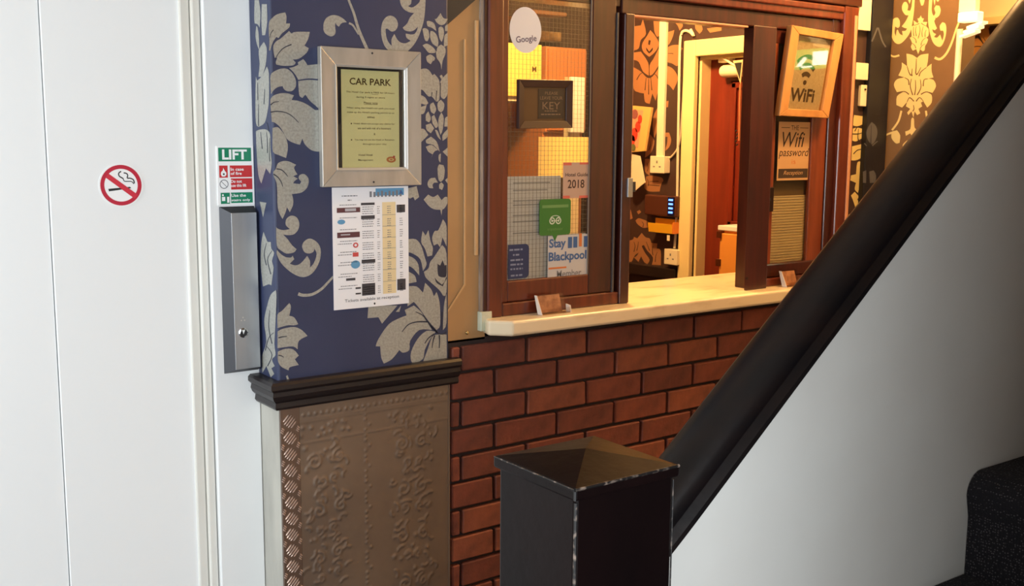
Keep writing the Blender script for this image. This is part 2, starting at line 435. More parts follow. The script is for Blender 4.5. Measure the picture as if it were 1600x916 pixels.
tr.region(500, 0, 7.619).leaf(
 '40,330 45,270 80,210 150,180 220,190 280,225 320,265 260,275 225,318 200,300 185,270 180,310 185,390 160,425 120,432 70,405 45,370',
 '950,0 965,60 1000,110 1060,145 1120,155 1070,210 1040,275 985,330 1010,360 1070,375 1120,360 1165,320 1150,370 1110,410 1020,400 1030,450 1080,485 1020,515 960,505 920,470 885,405 850,470 855,545 820,510 790,440 780,350 800,340 850,375 900,360 928,300 910,230 860,190 800,195 750,250 728,340 735,450 770,550 820,605 840,640 1020,640 1050,605 1120,530 1180,420 1230,270 1250,130 1260,-60 1190,-60 1190,0 1170,40 1110,85 1070,85 1050,70 1085,40 1090,-60 940,-60',
 '1365,225 1390,220 1435,155 1470,215 1520,225 1490,280 1440,300 1390,270', '1270,255 1300,250 1360,280 1385,370 1330,330 1280,310',
 '1220,345 1250,335 1290,360 1300,440 1280,490 1250,480 1230,400', '1315,370 1350,375 1390,420 1410,500 1400,560 1340,520 1310,440',
 '1410,340 1440,315 1470,340 1475,420 1450,500 1420,450', '1490,310 1520,290 1520,370 1490,370', '1480,430 1520,390 1520,540 1475,560',
 '1220,540 1270,520 1330,550 1375,600 1370,630 1300,630 1260,590', '1395,570 1440,530 1490,570 1490,650 1440,750 1395,650')
tr.stroke('330,-60 345,10 400,150 450,320 500,450 560,585 590,650', 24, 42).stroke('345,275 390,300 430,360 460,410', 24, 20)
tr.region(630, 80, 3.817).leaf(
 '140,30 165,20 190,40 185,55 175,60 165,78 145,65 138,45', '195,0 250,0 250,20 235,60 228,112 220,70 200,40',
 '100,110 130,103 155,115 175,145 185,135 210,165 218,200 215,290 195,300 170,270 150,270 120,235 100,215', '217,148 228,140 236,152 228,168',
 '222,180 265,130 265,250 245,285 225,270', '100,260 130,275 150,310 135,320 100,310', '100,335 140,320 125,370 100,375',
 '160,320 180,305 197,345 185,375 165,360', '205,310 225,290 245,315 240,350 225,365 208,350', '135,380 150,360 165,400 155,425 135,415',
 '170,390 185,380 208,440 195,460 175,430', '212,400 228,365 242,400 235,470 222,500 210,450', '135,440 165,430 185,460 165,490 140,470',
 '100,465 125,465 150,500 100,550', '190,470 205,475 225,530 205,510', '250,400 265,390 265,450 245,450', '235,500 265,465 265,510 235,535',
 '135,530 165,510 200,540 218,600 180,560 140,550', '135,570 170,560 208,590 185,600 165,640 175,615 150,600', '235,600 265,575 265,630',
 '212,620 225,610 222,665 212,650', '205,700 215,675 240,680 248,710 242,760 225,780 210,765', '215,795 228,783 242,800 232,828 215,820',
 '145,790 160,760 190,755 208,785 185,785 175,800 180,818 155,815', '250,770 265,755 265,790', '20,820 80,805 95,870 70,890 60,870 40,880 20,860')
tr.veins(6, '170,270 172,245', '195,298 200,235', '222,265 222,190')
tr.region(0, 0, 1).leaf('662,312 669,304 677,308 684,304 690,313 695,308 699,308 699,318 694,326 691,328 690,337 688,328 678,327 670,322')
tr.region(570, 320, 3.523).leaf(
 '370,185 385,145 405,140 430,80 450,120 450,230 428,180 415,235 400,215 380,225', '310,205 318,145 335,170 350,140 362,200 375,240 370,280 345,285 330,240',
 '325,370 350,350 360,315 380,290 425,222 450,270 450,480 430,500 410,470 360,425 335,400',
 '235,190 280,190 310,225 330,290 340,330 320,365 305,300 265,270 235,260', '235,280 270,295 295,330 300,390 265,350 235,335', '235,365 275,390 285,425 235,435',
 '235,450 285,450 320,485 332,430 365,465 380,505 395,480 412,540 415,660 395,690 350,640 300,570 270,535 235,560', '435,560 450,490 450,650 430,690',
 '60,780 75,740 130,660 190,625 230,610 220,580 270,555 310,590 340,640 370,690 300,690 250,750 245,800 210,815 190,800 150,850 105,875 90,840 85,780',
 '255,860 255,810 290,740 340,695 390,700 360,740 330,800 320,850 270,875', '320,865 345,800 370,730 400,715 450,715 452,845',
 '15,625 20,555 180,555 150,590 95,655 75,620', '170,590 200,555 190,590')
tr.dark('400,350 400,325 415,335 428,305 440,335 450,330 449,390 430,400 405,390', '385,400 400,420 425,440 450,410 449,395 430,450 395,430')
tr.veins(8, '205,700 240,660 290,645 345,645', '280,590 320,610 350,650 400,705', '370,790 376,750 385,720', '410,790 412,750 410,718', '330,765 350,735 382,712', '425,690 424,640 426,590', '360,665 400,705 430,712 450,700')
tr.build(pier, M_silver, M_vein)
tr = Trace('X', PX0)   # print on the narrow return towards the lift
tr.region(390, 0, 7.633).leaf('60,0 110,0 130,150 120,330 95,290 60,280 55,200', '145,50 205,50 210,260 185,420 150,420 140,250', '70,420 80,310 95,330 110,430 115,600 85,520', '110,600 170,500 200,560 205,640 190,780 150,916 105,916 120,760')
tr.region(390, 100, 7.633).leaf('75,150 90,200 150,140 205,30 230,120 230,430 215,560 180,700 110,750 75,700 70,400').veins(9, '95,220 96,330 98,430', '105,480 104,600 105,740', '200,690 215,740 225,800', '180,300 175,400 170,480')
tr.region(390, 200, 7.633).leaf('75,40 120,20 200,20 245,80 250,260 262,370 262,450 245,550 195,480 140,665 105,560 85,300').veins(9, '130,50 140,150 150,250', '200,50 210,150 212,300', '240,120 235,300 240,400')
tr.region(390, 310, 5.729).leaf('90,30 150,40 120,170', '105,400 125,300 160,390 190,390 195,450 220,490 200,560 215,620 205,700 195,780 170,770 120,790 100,600').veins(8, '150,400 130,500 150,600', '200,470 160,550 190,680')
tr.region(390, 450, 5.725).leaf('190,60 235,20 240,90 230,350 222,500 232,600 200,640 225,700 195,720 220,770 190,800 150,700 115,760 110,620 150,480 130,300 160,150').veins(8, '180,200 170,350 200,500', '150,520 200,600 160,700', '215,400 170,450 140,560')
tr.build(pier, M_silver, M_vein)

# --- brick wall under the counter
BX0 = 1.508; BX1 = 3.36
bw = thing('wall_brick', (2.4, W, 0), 'red brown brick wall in running bond under the reception counter', 'wall', kind='structure')
obj('mortar', B(PX1, BX1, W+.012, 2.60, 0, 1.05), M_mortar, bw)
pit = .0755; bl = .2188; j1 = .962
brick_mats = [mat('brick_%d' % i, c, .75, noise=(d, 25, (1, 1, 1)), bump=(70, .5)) for i, (c, d) in enumerate(((((138, 72, 52)), (114, 58, 44)), ((128, 66, 50), (104, 54, 42)), ((146, 80, 56), (118, 64, 47)), ((122, 63, 48), (98, 52, 41))))]
shared = {}
def brick(x0, x1, z0, z1, k):
    L = round(x1-x0, 3); key = (L, round(z1-z0, 4), k % 8)
    if key not in shared:
        bm = bmesh.new(); bmesh.ops.create_cube(bm, size=1.0)
        for v in bm.verts:
            v.co.x *= L; v.co.y *= .018; v.co.z *= (z1-z0)
            v.co.x += random.uniform(-.0016, .0016); v.co.z += random.uniform(-.0012, .0012); v.co.y += random.uniform(-.0012, .0012)
        bmesh.ops.bevel(bm, geom=bm.edges[:], offset=.0035, segments=1, affect='EDGES')
        me = bpy.data.meshes.new('brick'); bm.to_mesh(me); bm.free(); me.materials.append(brick_mats[(k*7+3) % 4]); shared[key] = me
    o = bpy.data.objects.new('brick', shared[key]); COL.objects.link(o); o.parent = bw
    o.location = Vector(((x0+x1)/2, W+.008+random.uniform(-.001, .001), (z0+z1)/2)) - Vector(bw['_o'])
kk = 0
for r in range(14):
    zt = j1 + pit*(1-r) if r else 1.05
    z0 = max(j1 - pit*r, 0); z1 = min(j1+pit*(1-r), 1.05)
    if z1-z0 < .03: continue
    off = 1.650 if r % 2 == 1 else 1.650-.1094
    xs = [off+bl*i for i in range(-2, 9)]
    xs = [BX0-.001] + [x for x in xs if x > BX0+.02 and x < BX1-.03] + [BX1]
    for a, b in zip(xs[:-1], xs[1:]):
        kk += random.randint(1, 5); brick(a+.0045, b-.0045, z0+.0045, z1-.0045, kk)

# --- wall above the window / around it
struct(obj('wall_over_window', B(PX1+.2, XE-.1, 2.36, 2.5, 2.201, CZ), M_mahogd), 'dark timber lining above the reception window', 'wall')

# --- right-hand strip of main wall with fittings, and the navy pilaster
FR_R = onY(1337, 120, W).x
strip = thing('wall_strip', (FR_R+.05, W+.02, 0), 'narrow gold patterned wall strip right of the reception window', 'wall', kind='structure')
obj('strip_papered', B(FR_R-.08, XE+.1, W+.02, 2.5, 0, CZ), M_brown, strip)
tr = Trace('Y', W+.02)
tr.region(1310, 170, 5.09).leaf('125,50 200,60 200,120 150,140 110,130', '110,160 150,150 190,160 195,230 140,260 105,250', '105,300 190,280 185,380 140,410 100,410',
 '150,430 175,420 170,480 170,600 155,670 130,640 140,590 95,570 100,530 140,520', '100,690 130,660 165,700 150,720 170,760 195,780 150,820 80,870 70,850 130,800 120,740')
tr.veins(8, '190,150 150,148 130,180', '190,190 160,200 110,200', '160,160 155,230 165,260', '190,320 150,330 120,360')
tr.build(strip, M_gold, M_brownvein)
n0 = onY(1357, 150, W).x; n1 = onY(1389, 150, W).x
pil = thing('wall_pilaster', ((n0+n1)/2, W, 0), 'dark navy papered pilaster beside the bronze end wall', 'wall', kind='structure')
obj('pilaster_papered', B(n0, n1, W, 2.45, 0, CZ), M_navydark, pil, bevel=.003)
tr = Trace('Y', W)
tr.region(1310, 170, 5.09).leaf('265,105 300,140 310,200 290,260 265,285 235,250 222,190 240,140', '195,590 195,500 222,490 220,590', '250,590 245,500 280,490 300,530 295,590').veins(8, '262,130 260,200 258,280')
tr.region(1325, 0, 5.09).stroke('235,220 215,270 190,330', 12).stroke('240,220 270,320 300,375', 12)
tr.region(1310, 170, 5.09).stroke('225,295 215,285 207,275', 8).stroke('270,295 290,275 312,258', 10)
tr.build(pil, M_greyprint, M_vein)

# --- bronze end wall
YE = onX(1497, 100, XE).y
we = thing('wall_end', (XE, (YE+2.5)/2, 0), 'papered end wall with bronze ground and bright gold damask medallions', 'wall', kind='structure')
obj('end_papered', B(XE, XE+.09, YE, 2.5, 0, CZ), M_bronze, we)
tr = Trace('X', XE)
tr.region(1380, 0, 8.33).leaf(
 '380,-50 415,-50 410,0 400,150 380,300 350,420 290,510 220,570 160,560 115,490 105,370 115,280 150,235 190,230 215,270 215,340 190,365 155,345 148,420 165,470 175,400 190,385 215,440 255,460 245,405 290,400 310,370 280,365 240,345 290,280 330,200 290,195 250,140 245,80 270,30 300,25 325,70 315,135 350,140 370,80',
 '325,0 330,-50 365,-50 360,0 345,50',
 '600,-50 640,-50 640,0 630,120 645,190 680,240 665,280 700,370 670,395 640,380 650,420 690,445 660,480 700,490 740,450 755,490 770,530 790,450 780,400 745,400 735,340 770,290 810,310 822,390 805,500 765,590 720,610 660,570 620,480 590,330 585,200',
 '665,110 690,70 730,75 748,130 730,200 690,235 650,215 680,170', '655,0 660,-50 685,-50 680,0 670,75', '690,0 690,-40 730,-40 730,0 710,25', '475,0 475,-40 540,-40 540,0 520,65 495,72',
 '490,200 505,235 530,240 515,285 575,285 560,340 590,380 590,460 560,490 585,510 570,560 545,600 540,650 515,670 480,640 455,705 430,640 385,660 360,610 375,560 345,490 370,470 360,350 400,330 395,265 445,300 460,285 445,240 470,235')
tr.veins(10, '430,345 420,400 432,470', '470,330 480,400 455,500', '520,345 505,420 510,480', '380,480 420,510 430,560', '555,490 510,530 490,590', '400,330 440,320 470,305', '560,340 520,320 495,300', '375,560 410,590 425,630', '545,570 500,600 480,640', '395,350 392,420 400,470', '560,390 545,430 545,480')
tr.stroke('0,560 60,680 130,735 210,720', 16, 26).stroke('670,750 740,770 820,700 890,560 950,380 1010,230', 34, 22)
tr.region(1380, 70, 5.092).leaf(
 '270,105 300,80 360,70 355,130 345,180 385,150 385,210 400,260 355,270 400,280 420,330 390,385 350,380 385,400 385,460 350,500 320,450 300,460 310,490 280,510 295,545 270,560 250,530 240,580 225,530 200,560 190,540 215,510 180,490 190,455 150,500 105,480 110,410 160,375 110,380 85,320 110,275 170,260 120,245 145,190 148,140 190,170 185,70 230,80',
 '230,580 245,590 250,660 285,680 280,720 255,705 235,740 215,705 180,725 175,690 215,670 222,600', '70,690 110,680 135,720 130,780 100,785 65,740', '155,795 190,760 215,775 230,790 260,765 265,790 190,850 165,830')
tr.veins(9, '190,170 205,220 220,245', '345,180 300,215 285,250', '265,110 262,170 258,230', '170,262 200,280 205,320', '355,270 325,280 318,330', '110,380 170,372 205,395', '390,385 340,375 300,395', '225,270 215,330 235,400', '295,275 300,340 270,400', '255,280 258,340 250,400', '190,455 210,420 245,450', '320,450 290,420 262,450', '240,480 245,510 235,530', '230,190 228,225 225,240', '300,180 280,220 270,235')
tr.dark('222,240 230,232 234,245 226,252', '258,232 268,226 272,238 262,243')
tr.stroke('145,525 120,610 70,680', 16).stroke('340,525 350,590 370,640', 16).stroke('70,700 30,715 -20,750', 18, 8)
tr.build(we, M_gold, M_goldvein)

# --- corridor beyond the end wall
wf = thing('wall_far', (4.4, 2.2, 0), 'far orange lit damask wall glimpsed past the end wall', 'wall', kind='structure')
obj('far_papered', B(4.4, 4.48, .9, 3.2, 0, CZ), M_brown, wf)
tr = Trace('X', 4.4)
tr.region(1490, 0, 6.545).leaf('80,650 88,460 170,410 250,390 300,450 335,535 215,690 190,640 150,630 115,635', '60,420 90,400 180,350 300,260 380,250 360,310 385,400 410,440 345,525 300,430 260,360 190,375 120,430',
 '80,820 150,740 210,710 300,640 200,850 90,880', '440,330 480,330 490,260 570,240 700,250 500,560 420,430 425,370', '200,690 230,600 330,540 420,520 330,660 250,720')
tr.veins(10, '160,500 230,475 300,480', '210,570 250,530 320,515', '300,380 330,430 350,500', '390,420 372,470 352,510')
tr.dark('350,290 375,295 405,330 445,290 470,300 430,330 415,345 420,410 400,410 398,350')
M_orangeprint = mat('orange_damask_print', (206, 150, 84), .45, .15)
tr.build(wf, M_orangeprint, M_brownvein)
zb = onX(1545, 38, 4.33).z
struct(obj('trim_1', B(4.33, 4.40, .9, 3.2, zb, zb+.03), M_doorframe), 'cream lip under the bulkhead in the far corridor', 'trim')
struct(obj('wall_bulkhead', B(4.34, 4.40, .9, 3.2, zb+.03, CZ), mat('bulkhead_paint', (240, 228, 186), .6)), 'bright cream bulkhead above the far orange wall', 'wall')
struct(obj('wall_corridor', B(XE+.09, 4.48, 2.95, 3.2, 0, CZ), M_brown), 'brown papered side wall of the far corridor', 'wall')
struct(obj('wall_right', B(5.1, 5.2, -1.7, 4.8, 0, CZ), M_hall), 'far right wall closing the hall', 'wall')

# --- reception room behind the window
rs = thing('wall_reception_side', (XI, 3.4, 0), 'brown papered reception side wall with copper damask and doorway', 'wall', kind='structure')
DY0 = onX(1088, 200, XI).y; DY1 = DY0-.74; DZ = 1.93
obj('side_papered', B(XI, XI+.12, DY0, 4.7, 0, CZ), M_brown, rs)
obj('side_papered', B(XI, XI+.12, DY1, DY0, DZ, CZ), M_brown, rs)
tr = Trace('X', XI)
tr.region(980, 20, 6.11).leaf('220,165 260,210 300,280 290,340 250,390 210,420 160,380 140,330 150,280 190,220', '60,130 130,120 150,60 180,200 130,260 110,340 60,360', '250,60 310,60 310,220 285,230 260,180',
 '60,380 130,370 180,440 205,500 205,600 150,560 110,470 60,450', '215,500 250,440 300,340 318,420 310,480 250,580 215,600',
 '60,520 130,560 190,620 240,610 305,520 310,560 300,720 270,840 240,770 215,870 170,850 160,770 110,760 60,720',
 '370,190 450,165 435,230 400,300 370,310', '370,340 430,310 500,310 530,345 500,380 515,440 500,490 470,510 420,480 370,470', '365,500 430,530 475,590 480,650 440,740 400,690 365,680', '350,850 395,840 390,900 350,910',
 '440,80 520,100 530,130 500,170 480,120', '650,100 700,90 720,160 690,200 650,150', '760,150 900,130 900,170 790,190')
tr.dark('205,260 225,265 215,310 200,300', '180,330 210,370 245,330 240,360 210,390 185,360')
tr.veins(8, '200,430 210,460 210,500', '150,570 120,590 90,640', '250,580 280,600 300,640', '180,620 175,680 170,740', '225,620 230,680 235,740', '380,390 420,388 440,392', '205,630 205,700 205,780')
tr.region(980, 150, 6.11).leaf('355,350 400,350 420,420 400,490 355,530 380,460 385,390 355,390', '250,200 290,110 290,300 260,400 245,330', '185,440 210,360 260,430 230,540 170,590', '170,600 215,600 215,760 170,720', '180,770 230,760 330,780 345,815 280,850 200,860 170,890')
tr.veins(7, '210,820 250,815 300,815', '190,790 205,830 200,860', '215,420 220,470 205,520', '190,640 200,680 190,720')
tr.region(980, 280, 5.72).leaf('160,20 230,0 320,10 300,60 290,110 200,110 155,80', '75,370 100,350 140,360 190,380 190,430 140,435 90,400', '85,290 110,275 125,295 100,315', '10,320 30,270 50,350 10,370',
 '10,720 10,550 50,540 60,515 90,530 130,480 165,520 200,530 215,570 270,575 265,620 300,640 300,770 220,765 230,700 180,640 150,590 130,600 110,650 70,680 40,740',
 '60,700 90,680 130,600 160,660 200,720 180,760 150,740 125,690 100,740')
tr.veins(7, '130,380 145,400 140,430', '60,560 70,600 60,650', '100,560 95,600 85,640', '170,560 185,600 200,640', '230,600 225,640 230,680', '270,650 255,690 250,740', '180,50 230,55 290,60')
tr.build(rs, M_copper, M_brownvein)
# back and left walls of the reception
rb = thing('wall_reception_back', (2.4, 4.3, 0), 'brown papered back wall inside the reception', 'wall', kind='structure')
obj('back_papered', B(1.0, XI+.12, 4.3, 4.38, 0, CZ), M_brown, rb)
tr = Trace('Y', 4.3)
tr.region(780, 110, 5.0875).leaf('60,480 100,475 135,520 130,580 100,625 60,610 85,600 105,560 105,520 85,510 60,520', '255,500 290,485 325,510 330,545 310,570 290,560 300,530 280,520 255,525')
tr.stroke('60,700 110,690 160,640 210,570 235,480', 16, 12).stroke('225,530 245,510 275,500', 12)
tr.build(rb, mat('straw_damask_print', (206, 176, 128), .5), M_brownvein)
struct(obj('wall_reception_left', B(1.45, 1.5, 2.64, 4.3, 0, CZ), M_brown), 'brown left wall inside the reception', 'wall')
# interior dado
struct(obj('trim_2', B(XI-.03, XI, DY0+.075, 4.3, onX(1020, 432, XI).z, onX(1020, 414, XI).z), M_dado, bevel=.006), 'dark dado moulding on the reception side wall', 'trim')
# doorway in the reception side wall
tf = thing('trim_3', (XI, DY0, 0), 'cream door architrave in the reception side wall', 'trim', kind='structure')
aw = .068
obj('architrave', B(XI-.022, XI+.01, DY0, DY0+aw, 0, DZ+aw), M_doorframe, tf, bevel=.005)
obj('architrave', B(XI-.022, XI+.01, DY1-aw, DY0+.001, DZ, DZ+aw), M_doorframe, tf, bevel=.005)
obj('architrave', B(XI-.022, XI+.01, DY1-aw, DY1, 0, DZ), M_doorframe, tf, bevel=.005)
obj('jamb_lining', B(XI+.01, XI+.12, DY0-.012, DY0, 0, DZ), M_doorframe, tf)
obj('jamb_lining', B(XI+.01, XI+.12, DY1, DY0-.012, DZ-.012, DZ), M_doorframe, tf)
d2 = thing('door_2', (XI+.07, (DY0+DY1)/2, 0), 'red brown panelled door inside the cream frame', 'door', kind='structure')
obj('door_leaf', B(XI+.065, XI+.105, DY1, DY0-.012, 0, DZ-.012), M_reddoor, d2)
py0 = DY1+.1; py1 = DY0-.012-.13
for z0, z1 in ((.25, 1.10), (1.22, 1.82)):
    f = MB()
    f.box(XI+.053, XI+.065, py0, py1, z0, z0+.025).box(XI+.053, XI+.065, py0, py1, z1-.025, z1).box(XI+.053, XI+.065, py0, py0+.025, z0, z1).box(XI+.053, XI+.065, py1-.025, py1, z0, z1)
    obj('panel_moulding', f, M_reddoor, d2, bevel=.004)

# --- lift
d1 = thing('door_1', (.45, 2.48, 0), 'plain white lift door with one vertical seam', 'door', kind='structure')
M_door = mat('lift_door_paint', (240, 242, 242), .28)
sx = onY(82, 400, 2.48).x
obj('door_leaf', B(-.6, sx-.0008, 2.484, 2.53, 0, 2.3), M_door, d1, bevel=.002)
obj('door_leaf', B(sx+.0008, .91, 2.48, 2.53, 0, 2.3), M_door, d1, bevel=.002)
t4 = thing('trim_4', (.96, LIFT, 0), 'white painted lift door frame with moulded edge', 'trim', kind='structure')
fx = onY(326, 300, LIFT).x
obj('frame_face', B(fx, PX0+.001, LIFT, 2.56, 0, CZ), M_white, t4, bevel=.003)
obj('frame_bead', B(fx-.022, fx-.002, LIFT+.012, 2.56, 0, CZ), M_offwhite, t4, bevel=.004)
obj('frame_stop', B(fx-.046, fx-.024, LIFT+.022, 2.56, 0, CZ), M_offwhite, t4, bevel=.003)

# --- dado rail around the pier
prof = [(0, 0), (.010, 0), (.014, .006), (.012, .018), (.020, .026), (.024, .036), (.022, .046), (.030, .054), (.030, .064), (.024, .070), (0, .070)]
z0 = .938
fr = []
for (x, y, ex, ey) in ((PX0, 2.45, -1, 0), (PX0, W, -1, -1), (PX1+.022, W, 0, -1)):
    fr.append(((x, y, z0), (ex, ey, 0), (0, 0, 1)))
struct(obj('trim_5', MB().sweep(prof, fr), M_dado), 'dark stained dado rail wrapping the wallpapered pier', 'trim')

# --- stair wall and stairs
YS = 1.075; SL = .815
def rail_top(x): return 1.123 + SL*(x-1.075)
NX0, NX1, NY0, NY1 = .495*1.65, .605*1.65, .597*1.65, .704*1.65
yw0, yw1 = YS-.032, YS+.032
xA = NX1-.006; xB = 3.3
sw = MB().prism([(xA, yw0, 0), (xB, yw0, 0), (xB, yw0, rail_top(xB)-.03), (xA, yw0, rail_top(xA)-.03)], (0, yw1-yw0, 0))
struct(obj('wall_stair', sw, M_stairwall), 'white solid balustrade wall below the dark handrail', 'wall')

# ================================================================== THE THINGS
# --- staircase
def carpet_mat():
    m = bpy.data.materials.new('speckled_stair_carpet'); m.use_nodes = True; nt = m.node_tree; b = nt.nodes['Principled BSDF']
    b.inputs['Roughness'].default_value = .95
    tc = nt.nodes.new('ShaderNodeTexCoord'); vo = nt.nodes.new('ShaderNodeTexVoronoi'); vo.inputs['Scale'].default_value = 190; vo.inputs['Randomness'].default_value = .55
    rp = nt.nodes.new('ShaderNodeValToRGB'); rp.color_ramp.elements[0].position = .16; rp.color_ramp.elements[1].position = .3
    rp.color_ramp.elements[0].color = lin((92, 88, 92)); rp.color_ramp.elements[1].color = lin((24, 23, 30))
    nt.links.new(tc.outputs['Object'], vo.inputs['Vector']); nt.links.new(vo.outputs['Distance'], rp.inputs['Fac']); nt.links.new(rp.outputs['Color'], b.inputs['Base Color'])
    bp = nt.nodes.new('ShaderNodeBump'); bp.inputs['Strength'].default_value = .6; bp.inputs['Distance'].default_value = .003
    nt.links.new(vo.outputs['Distance'], bp.inputs['Height']); nt.links.new(bp.outputs[0], b.inputs['Normal'])
    return m
M_carpet = carpet_mat()
st = thing('staircase', (1.9, .6, 0), 'dark speckled carpeted stairs climbing to the right', 'staircase')
rise = .1958; going = rise/SL; rx0 = 1.808-4*going
for i in range(9):
    xr = rx0+going*i; zt = rise*(i+1); z0 = max(0, rise*i-.02); x1 = xr+going+.06
    # rounded, slightly overhanging nosing
    pr = [(xr, z0), (xr, zt-.085)] + [(xr-.010+.042*(1-math.cos(a)), zt-.042+.042*math.sin(a)) for a in [math.radians(q) for q in (-25, 0, 15, 30, 45, 60, 75, 90)]] + [(x1, zt), (x1, z0)]
    obj('step', MB().prism([(x, .12, z) for x, z in pr], (0, (yw0 if i else NY0)-.12-.002, 0)), M_carpet, st, smooth=True)

# --- newel post
nw = thing('newel_post', ((NX0+NX1)/2, (NY0+NY1)/2, 0), 'square black newel post with low pyramid cap and worn edges', 'newel post')
zl = 1.58-.26*1.65; e = .006
obj('post_body', B(NX0+e, NX1-e, NY0+e, NY1-e, 0, zl-.010), M_black, nw, bevel=.005)
cap = MB(); c = ((NX0+NX1)/2, (NY0+NY1)/2, zl+.017)
cb = [(NX0, NY0), (NX1, NY0), (NX1, NY1), (NX0, NY1)]
n = len(cap.v); cap.v += [Vector((x, y, zl-.016)) for x, y in cb] + [Vector((x, y, zl)) for x, y in cb] + [Vector(c)]
cap.f += [[3, 2, 1, 0]] + [[i, (i+1) % 4, 4+(i+1) % 4, 4+i] for i in range(4)] + [[4+i, 4+(i+1) % 4, 8] for i in range(4)]
obj('pyramid_cap', cap, M_black, nw, bevel=.0035)
wr = MB(); o = .0012
wr.tube([(NX0+e+.001, NY0+e+.001, zl-.02-.03*i) for i in range(0, 38)], .0022, 6)
obj('worn_edge', wr, M_wear, nw)
wr = MB().tube([(NX0+.002+(NX1-NX0-.004)*i/12, NY0+.0005, zl-.0006) for i in range(13)], .0022, 6).tube([(NX0+.0005, NY0+.0005, zl-.002-.002*i) for i in range(7)], .002, 6)
obj('worn_edge', wr, M_wear, nw)
wr = MB().tube([(NX1-e-.0005, NY0+e, zl-.02-.03*i) for i in range(8)], .0012, 6)
obj('worn_edge', wr, M_wear, nw)
wr = MB().tube([(NX0+.0006, NY0+.002+(NY1-NY0-.004)*i/12, zl-.0006) for i in range(13)], .0010, 6)
obj('worn_edge', wr, M_wear, nw)

# --- handrail
hr = thing('handrail', (1.9, YS, rail_top(1.9)), 'dark brown moulded wooden handrail rising to the right', 'handrail')
ang = math.atan(SL); ca, sa = math.cos(ang), math.sin(ang)
# profile: a across (towards camera negative), b perpendicular to slope (0 is the crest)
prof = [(-.026, -.074), (-.044, -.068), (-.047, -.056), (-.040, -.046), (-.038, -.042), (-.044, -.038), (-.046, -.028), (-.041, -.014), (-.028, -.004), (-.010, 0), (.010, 0), (.028, -.004), (.041, -.014), (.046, -.028), (.044, -.038), (.038, -.042), (.040, -.046), (.047, -.056), (.044, -.068), (.026, -.074)]
fr = []
xs0 = NX1-.0055
xs = [xs0 + i*.012 for i in range(8)] + [xs0+.13, xs0+.3, xs0+.8, 2.3, 2.8, 3.3]
def crest(x): return rail_top(x)
for x in xs:
    # the lower end eases towards the post
    k = max(0.0, 1-(x-xs0)/.10); a2 = ang*(1-.35*k*k)
    fr.append(((x, YS, crest(x)), (0, 1, 0), (-math.sin(a2), 0, math.cos(a2))))
fr = [((o[0], o[1], o[2]), e1, e2) for o, e1, e2 in fr]
obj('rail', MB().sweep(prof, fr), M_rail, hr, smooth=True)

# --- marble counter
CT = 1.102; CB = 1.060; CY0 = 2.262
xl = 1.618
ct = MB().prism([(xl+.035, CY0, CB), (XI-.02, CY0, CB), (XI-.02, 2.68, CB), (xl+.01, 2.68, CB), (xl, 2.345, CB), (xl-.012, CY0+.05, CB)], (0, 0, CT-CB))
finish(obj('marble_counter', ct, M_marble, bevel=.008, seg=3), 'long cream marble counter slab on top of the brick wall', 'counter')
finish(obj('counter_end_block', B(onY(750, 500, W+.0).x, onY(767, 500, W).x, W-.006, W+.05, onY(758, 517, W).z, onY(758, 487, W).z), mat('pale_green_marble', (206, 208, 188), .4, noise=((180, 190, 168), 20, (1, 1, 1))), bevel=.002), 'small pale stone block at the left end of the counter', 'block')

# --- cream panel left of the window with sloped top, dark slab above
cx0 = PX1+.0006; cx1 = onY(764, 300, W).x-.004
zb = onY(735, 534, W).z
za = onY(703, 40, W).z; zc = onY(756, 2, W).z+.01
cp = thing('cream_panel', ((cx0+cx1)/2, W+.02, zb), 'tall cream painted panel with slanted top between wallpaper and window', 'panel')
obj('panel_board', MB().prism([(cx0, W+.012, zb), (cx1, W+.012, zb), (cx1, W+.012, zc+.02), (cx0, W+.012, za)], (0, .018, 0)), M_cream, cp)
rx = onY(729, 300, W).x; rz = onY(728, 446, W).z; rx2 = onY(700, 474, W).x
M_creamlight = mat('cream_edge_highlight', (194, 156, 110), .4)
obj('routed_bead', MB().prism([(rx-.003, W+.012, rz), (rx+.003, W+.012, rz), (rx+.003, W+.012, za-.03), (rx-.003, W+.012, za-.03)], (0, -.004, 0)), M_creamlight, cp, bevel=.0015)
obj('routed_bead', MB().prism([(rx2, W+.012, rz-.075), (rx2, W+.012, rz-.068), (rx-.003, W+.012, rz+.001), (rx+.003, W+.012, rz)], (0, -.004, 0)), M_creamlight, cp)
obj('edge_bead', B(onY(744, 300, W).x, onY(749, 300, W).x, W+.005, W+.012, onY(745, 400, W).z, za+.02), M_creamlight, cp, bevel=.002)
obj('edge_strip', B(onY(752, 300, W).x, cx1, W+.004, W+.012, zb+.05, zc), mat('scuffed_grey_edge', (128, 112, 100), .6, noise=((176, 160, 146), 30, (1, 1, .3))), cp)
bolt = MB(); fb = Fr(onY(729, 520, W+.012), (1, 0, 0))
bolt.sweep([(math.cos(a)*.0052, math.sin(a)*.0052) for a in [i*math.pi/6 for i in range(12)]], [(fb.p(0, 0, 0), fb.R, fb.U), (fb.p(0, 0, .004), fb.R*.9, fb.U*.9), (fb.p(0, 0, .006), fb.R*.4, fb.U*.4)])
obj('bolt', bolt, mat('brass_bolt', (210, 184, 130), .25, .9), cp, smooth=True)
finish(obj('slanted_dark_slab', MB().prism([(cx0, W+.006, za+.002), (cx1+.004, W+.006, zc+.024), (cx1+.004, W+.006, CZ), (cx0, W+.006, CZ)], (0, .03, 0)), M_darkslab), 'dark slab with a slanted lower edge above the cream panel', 'board')

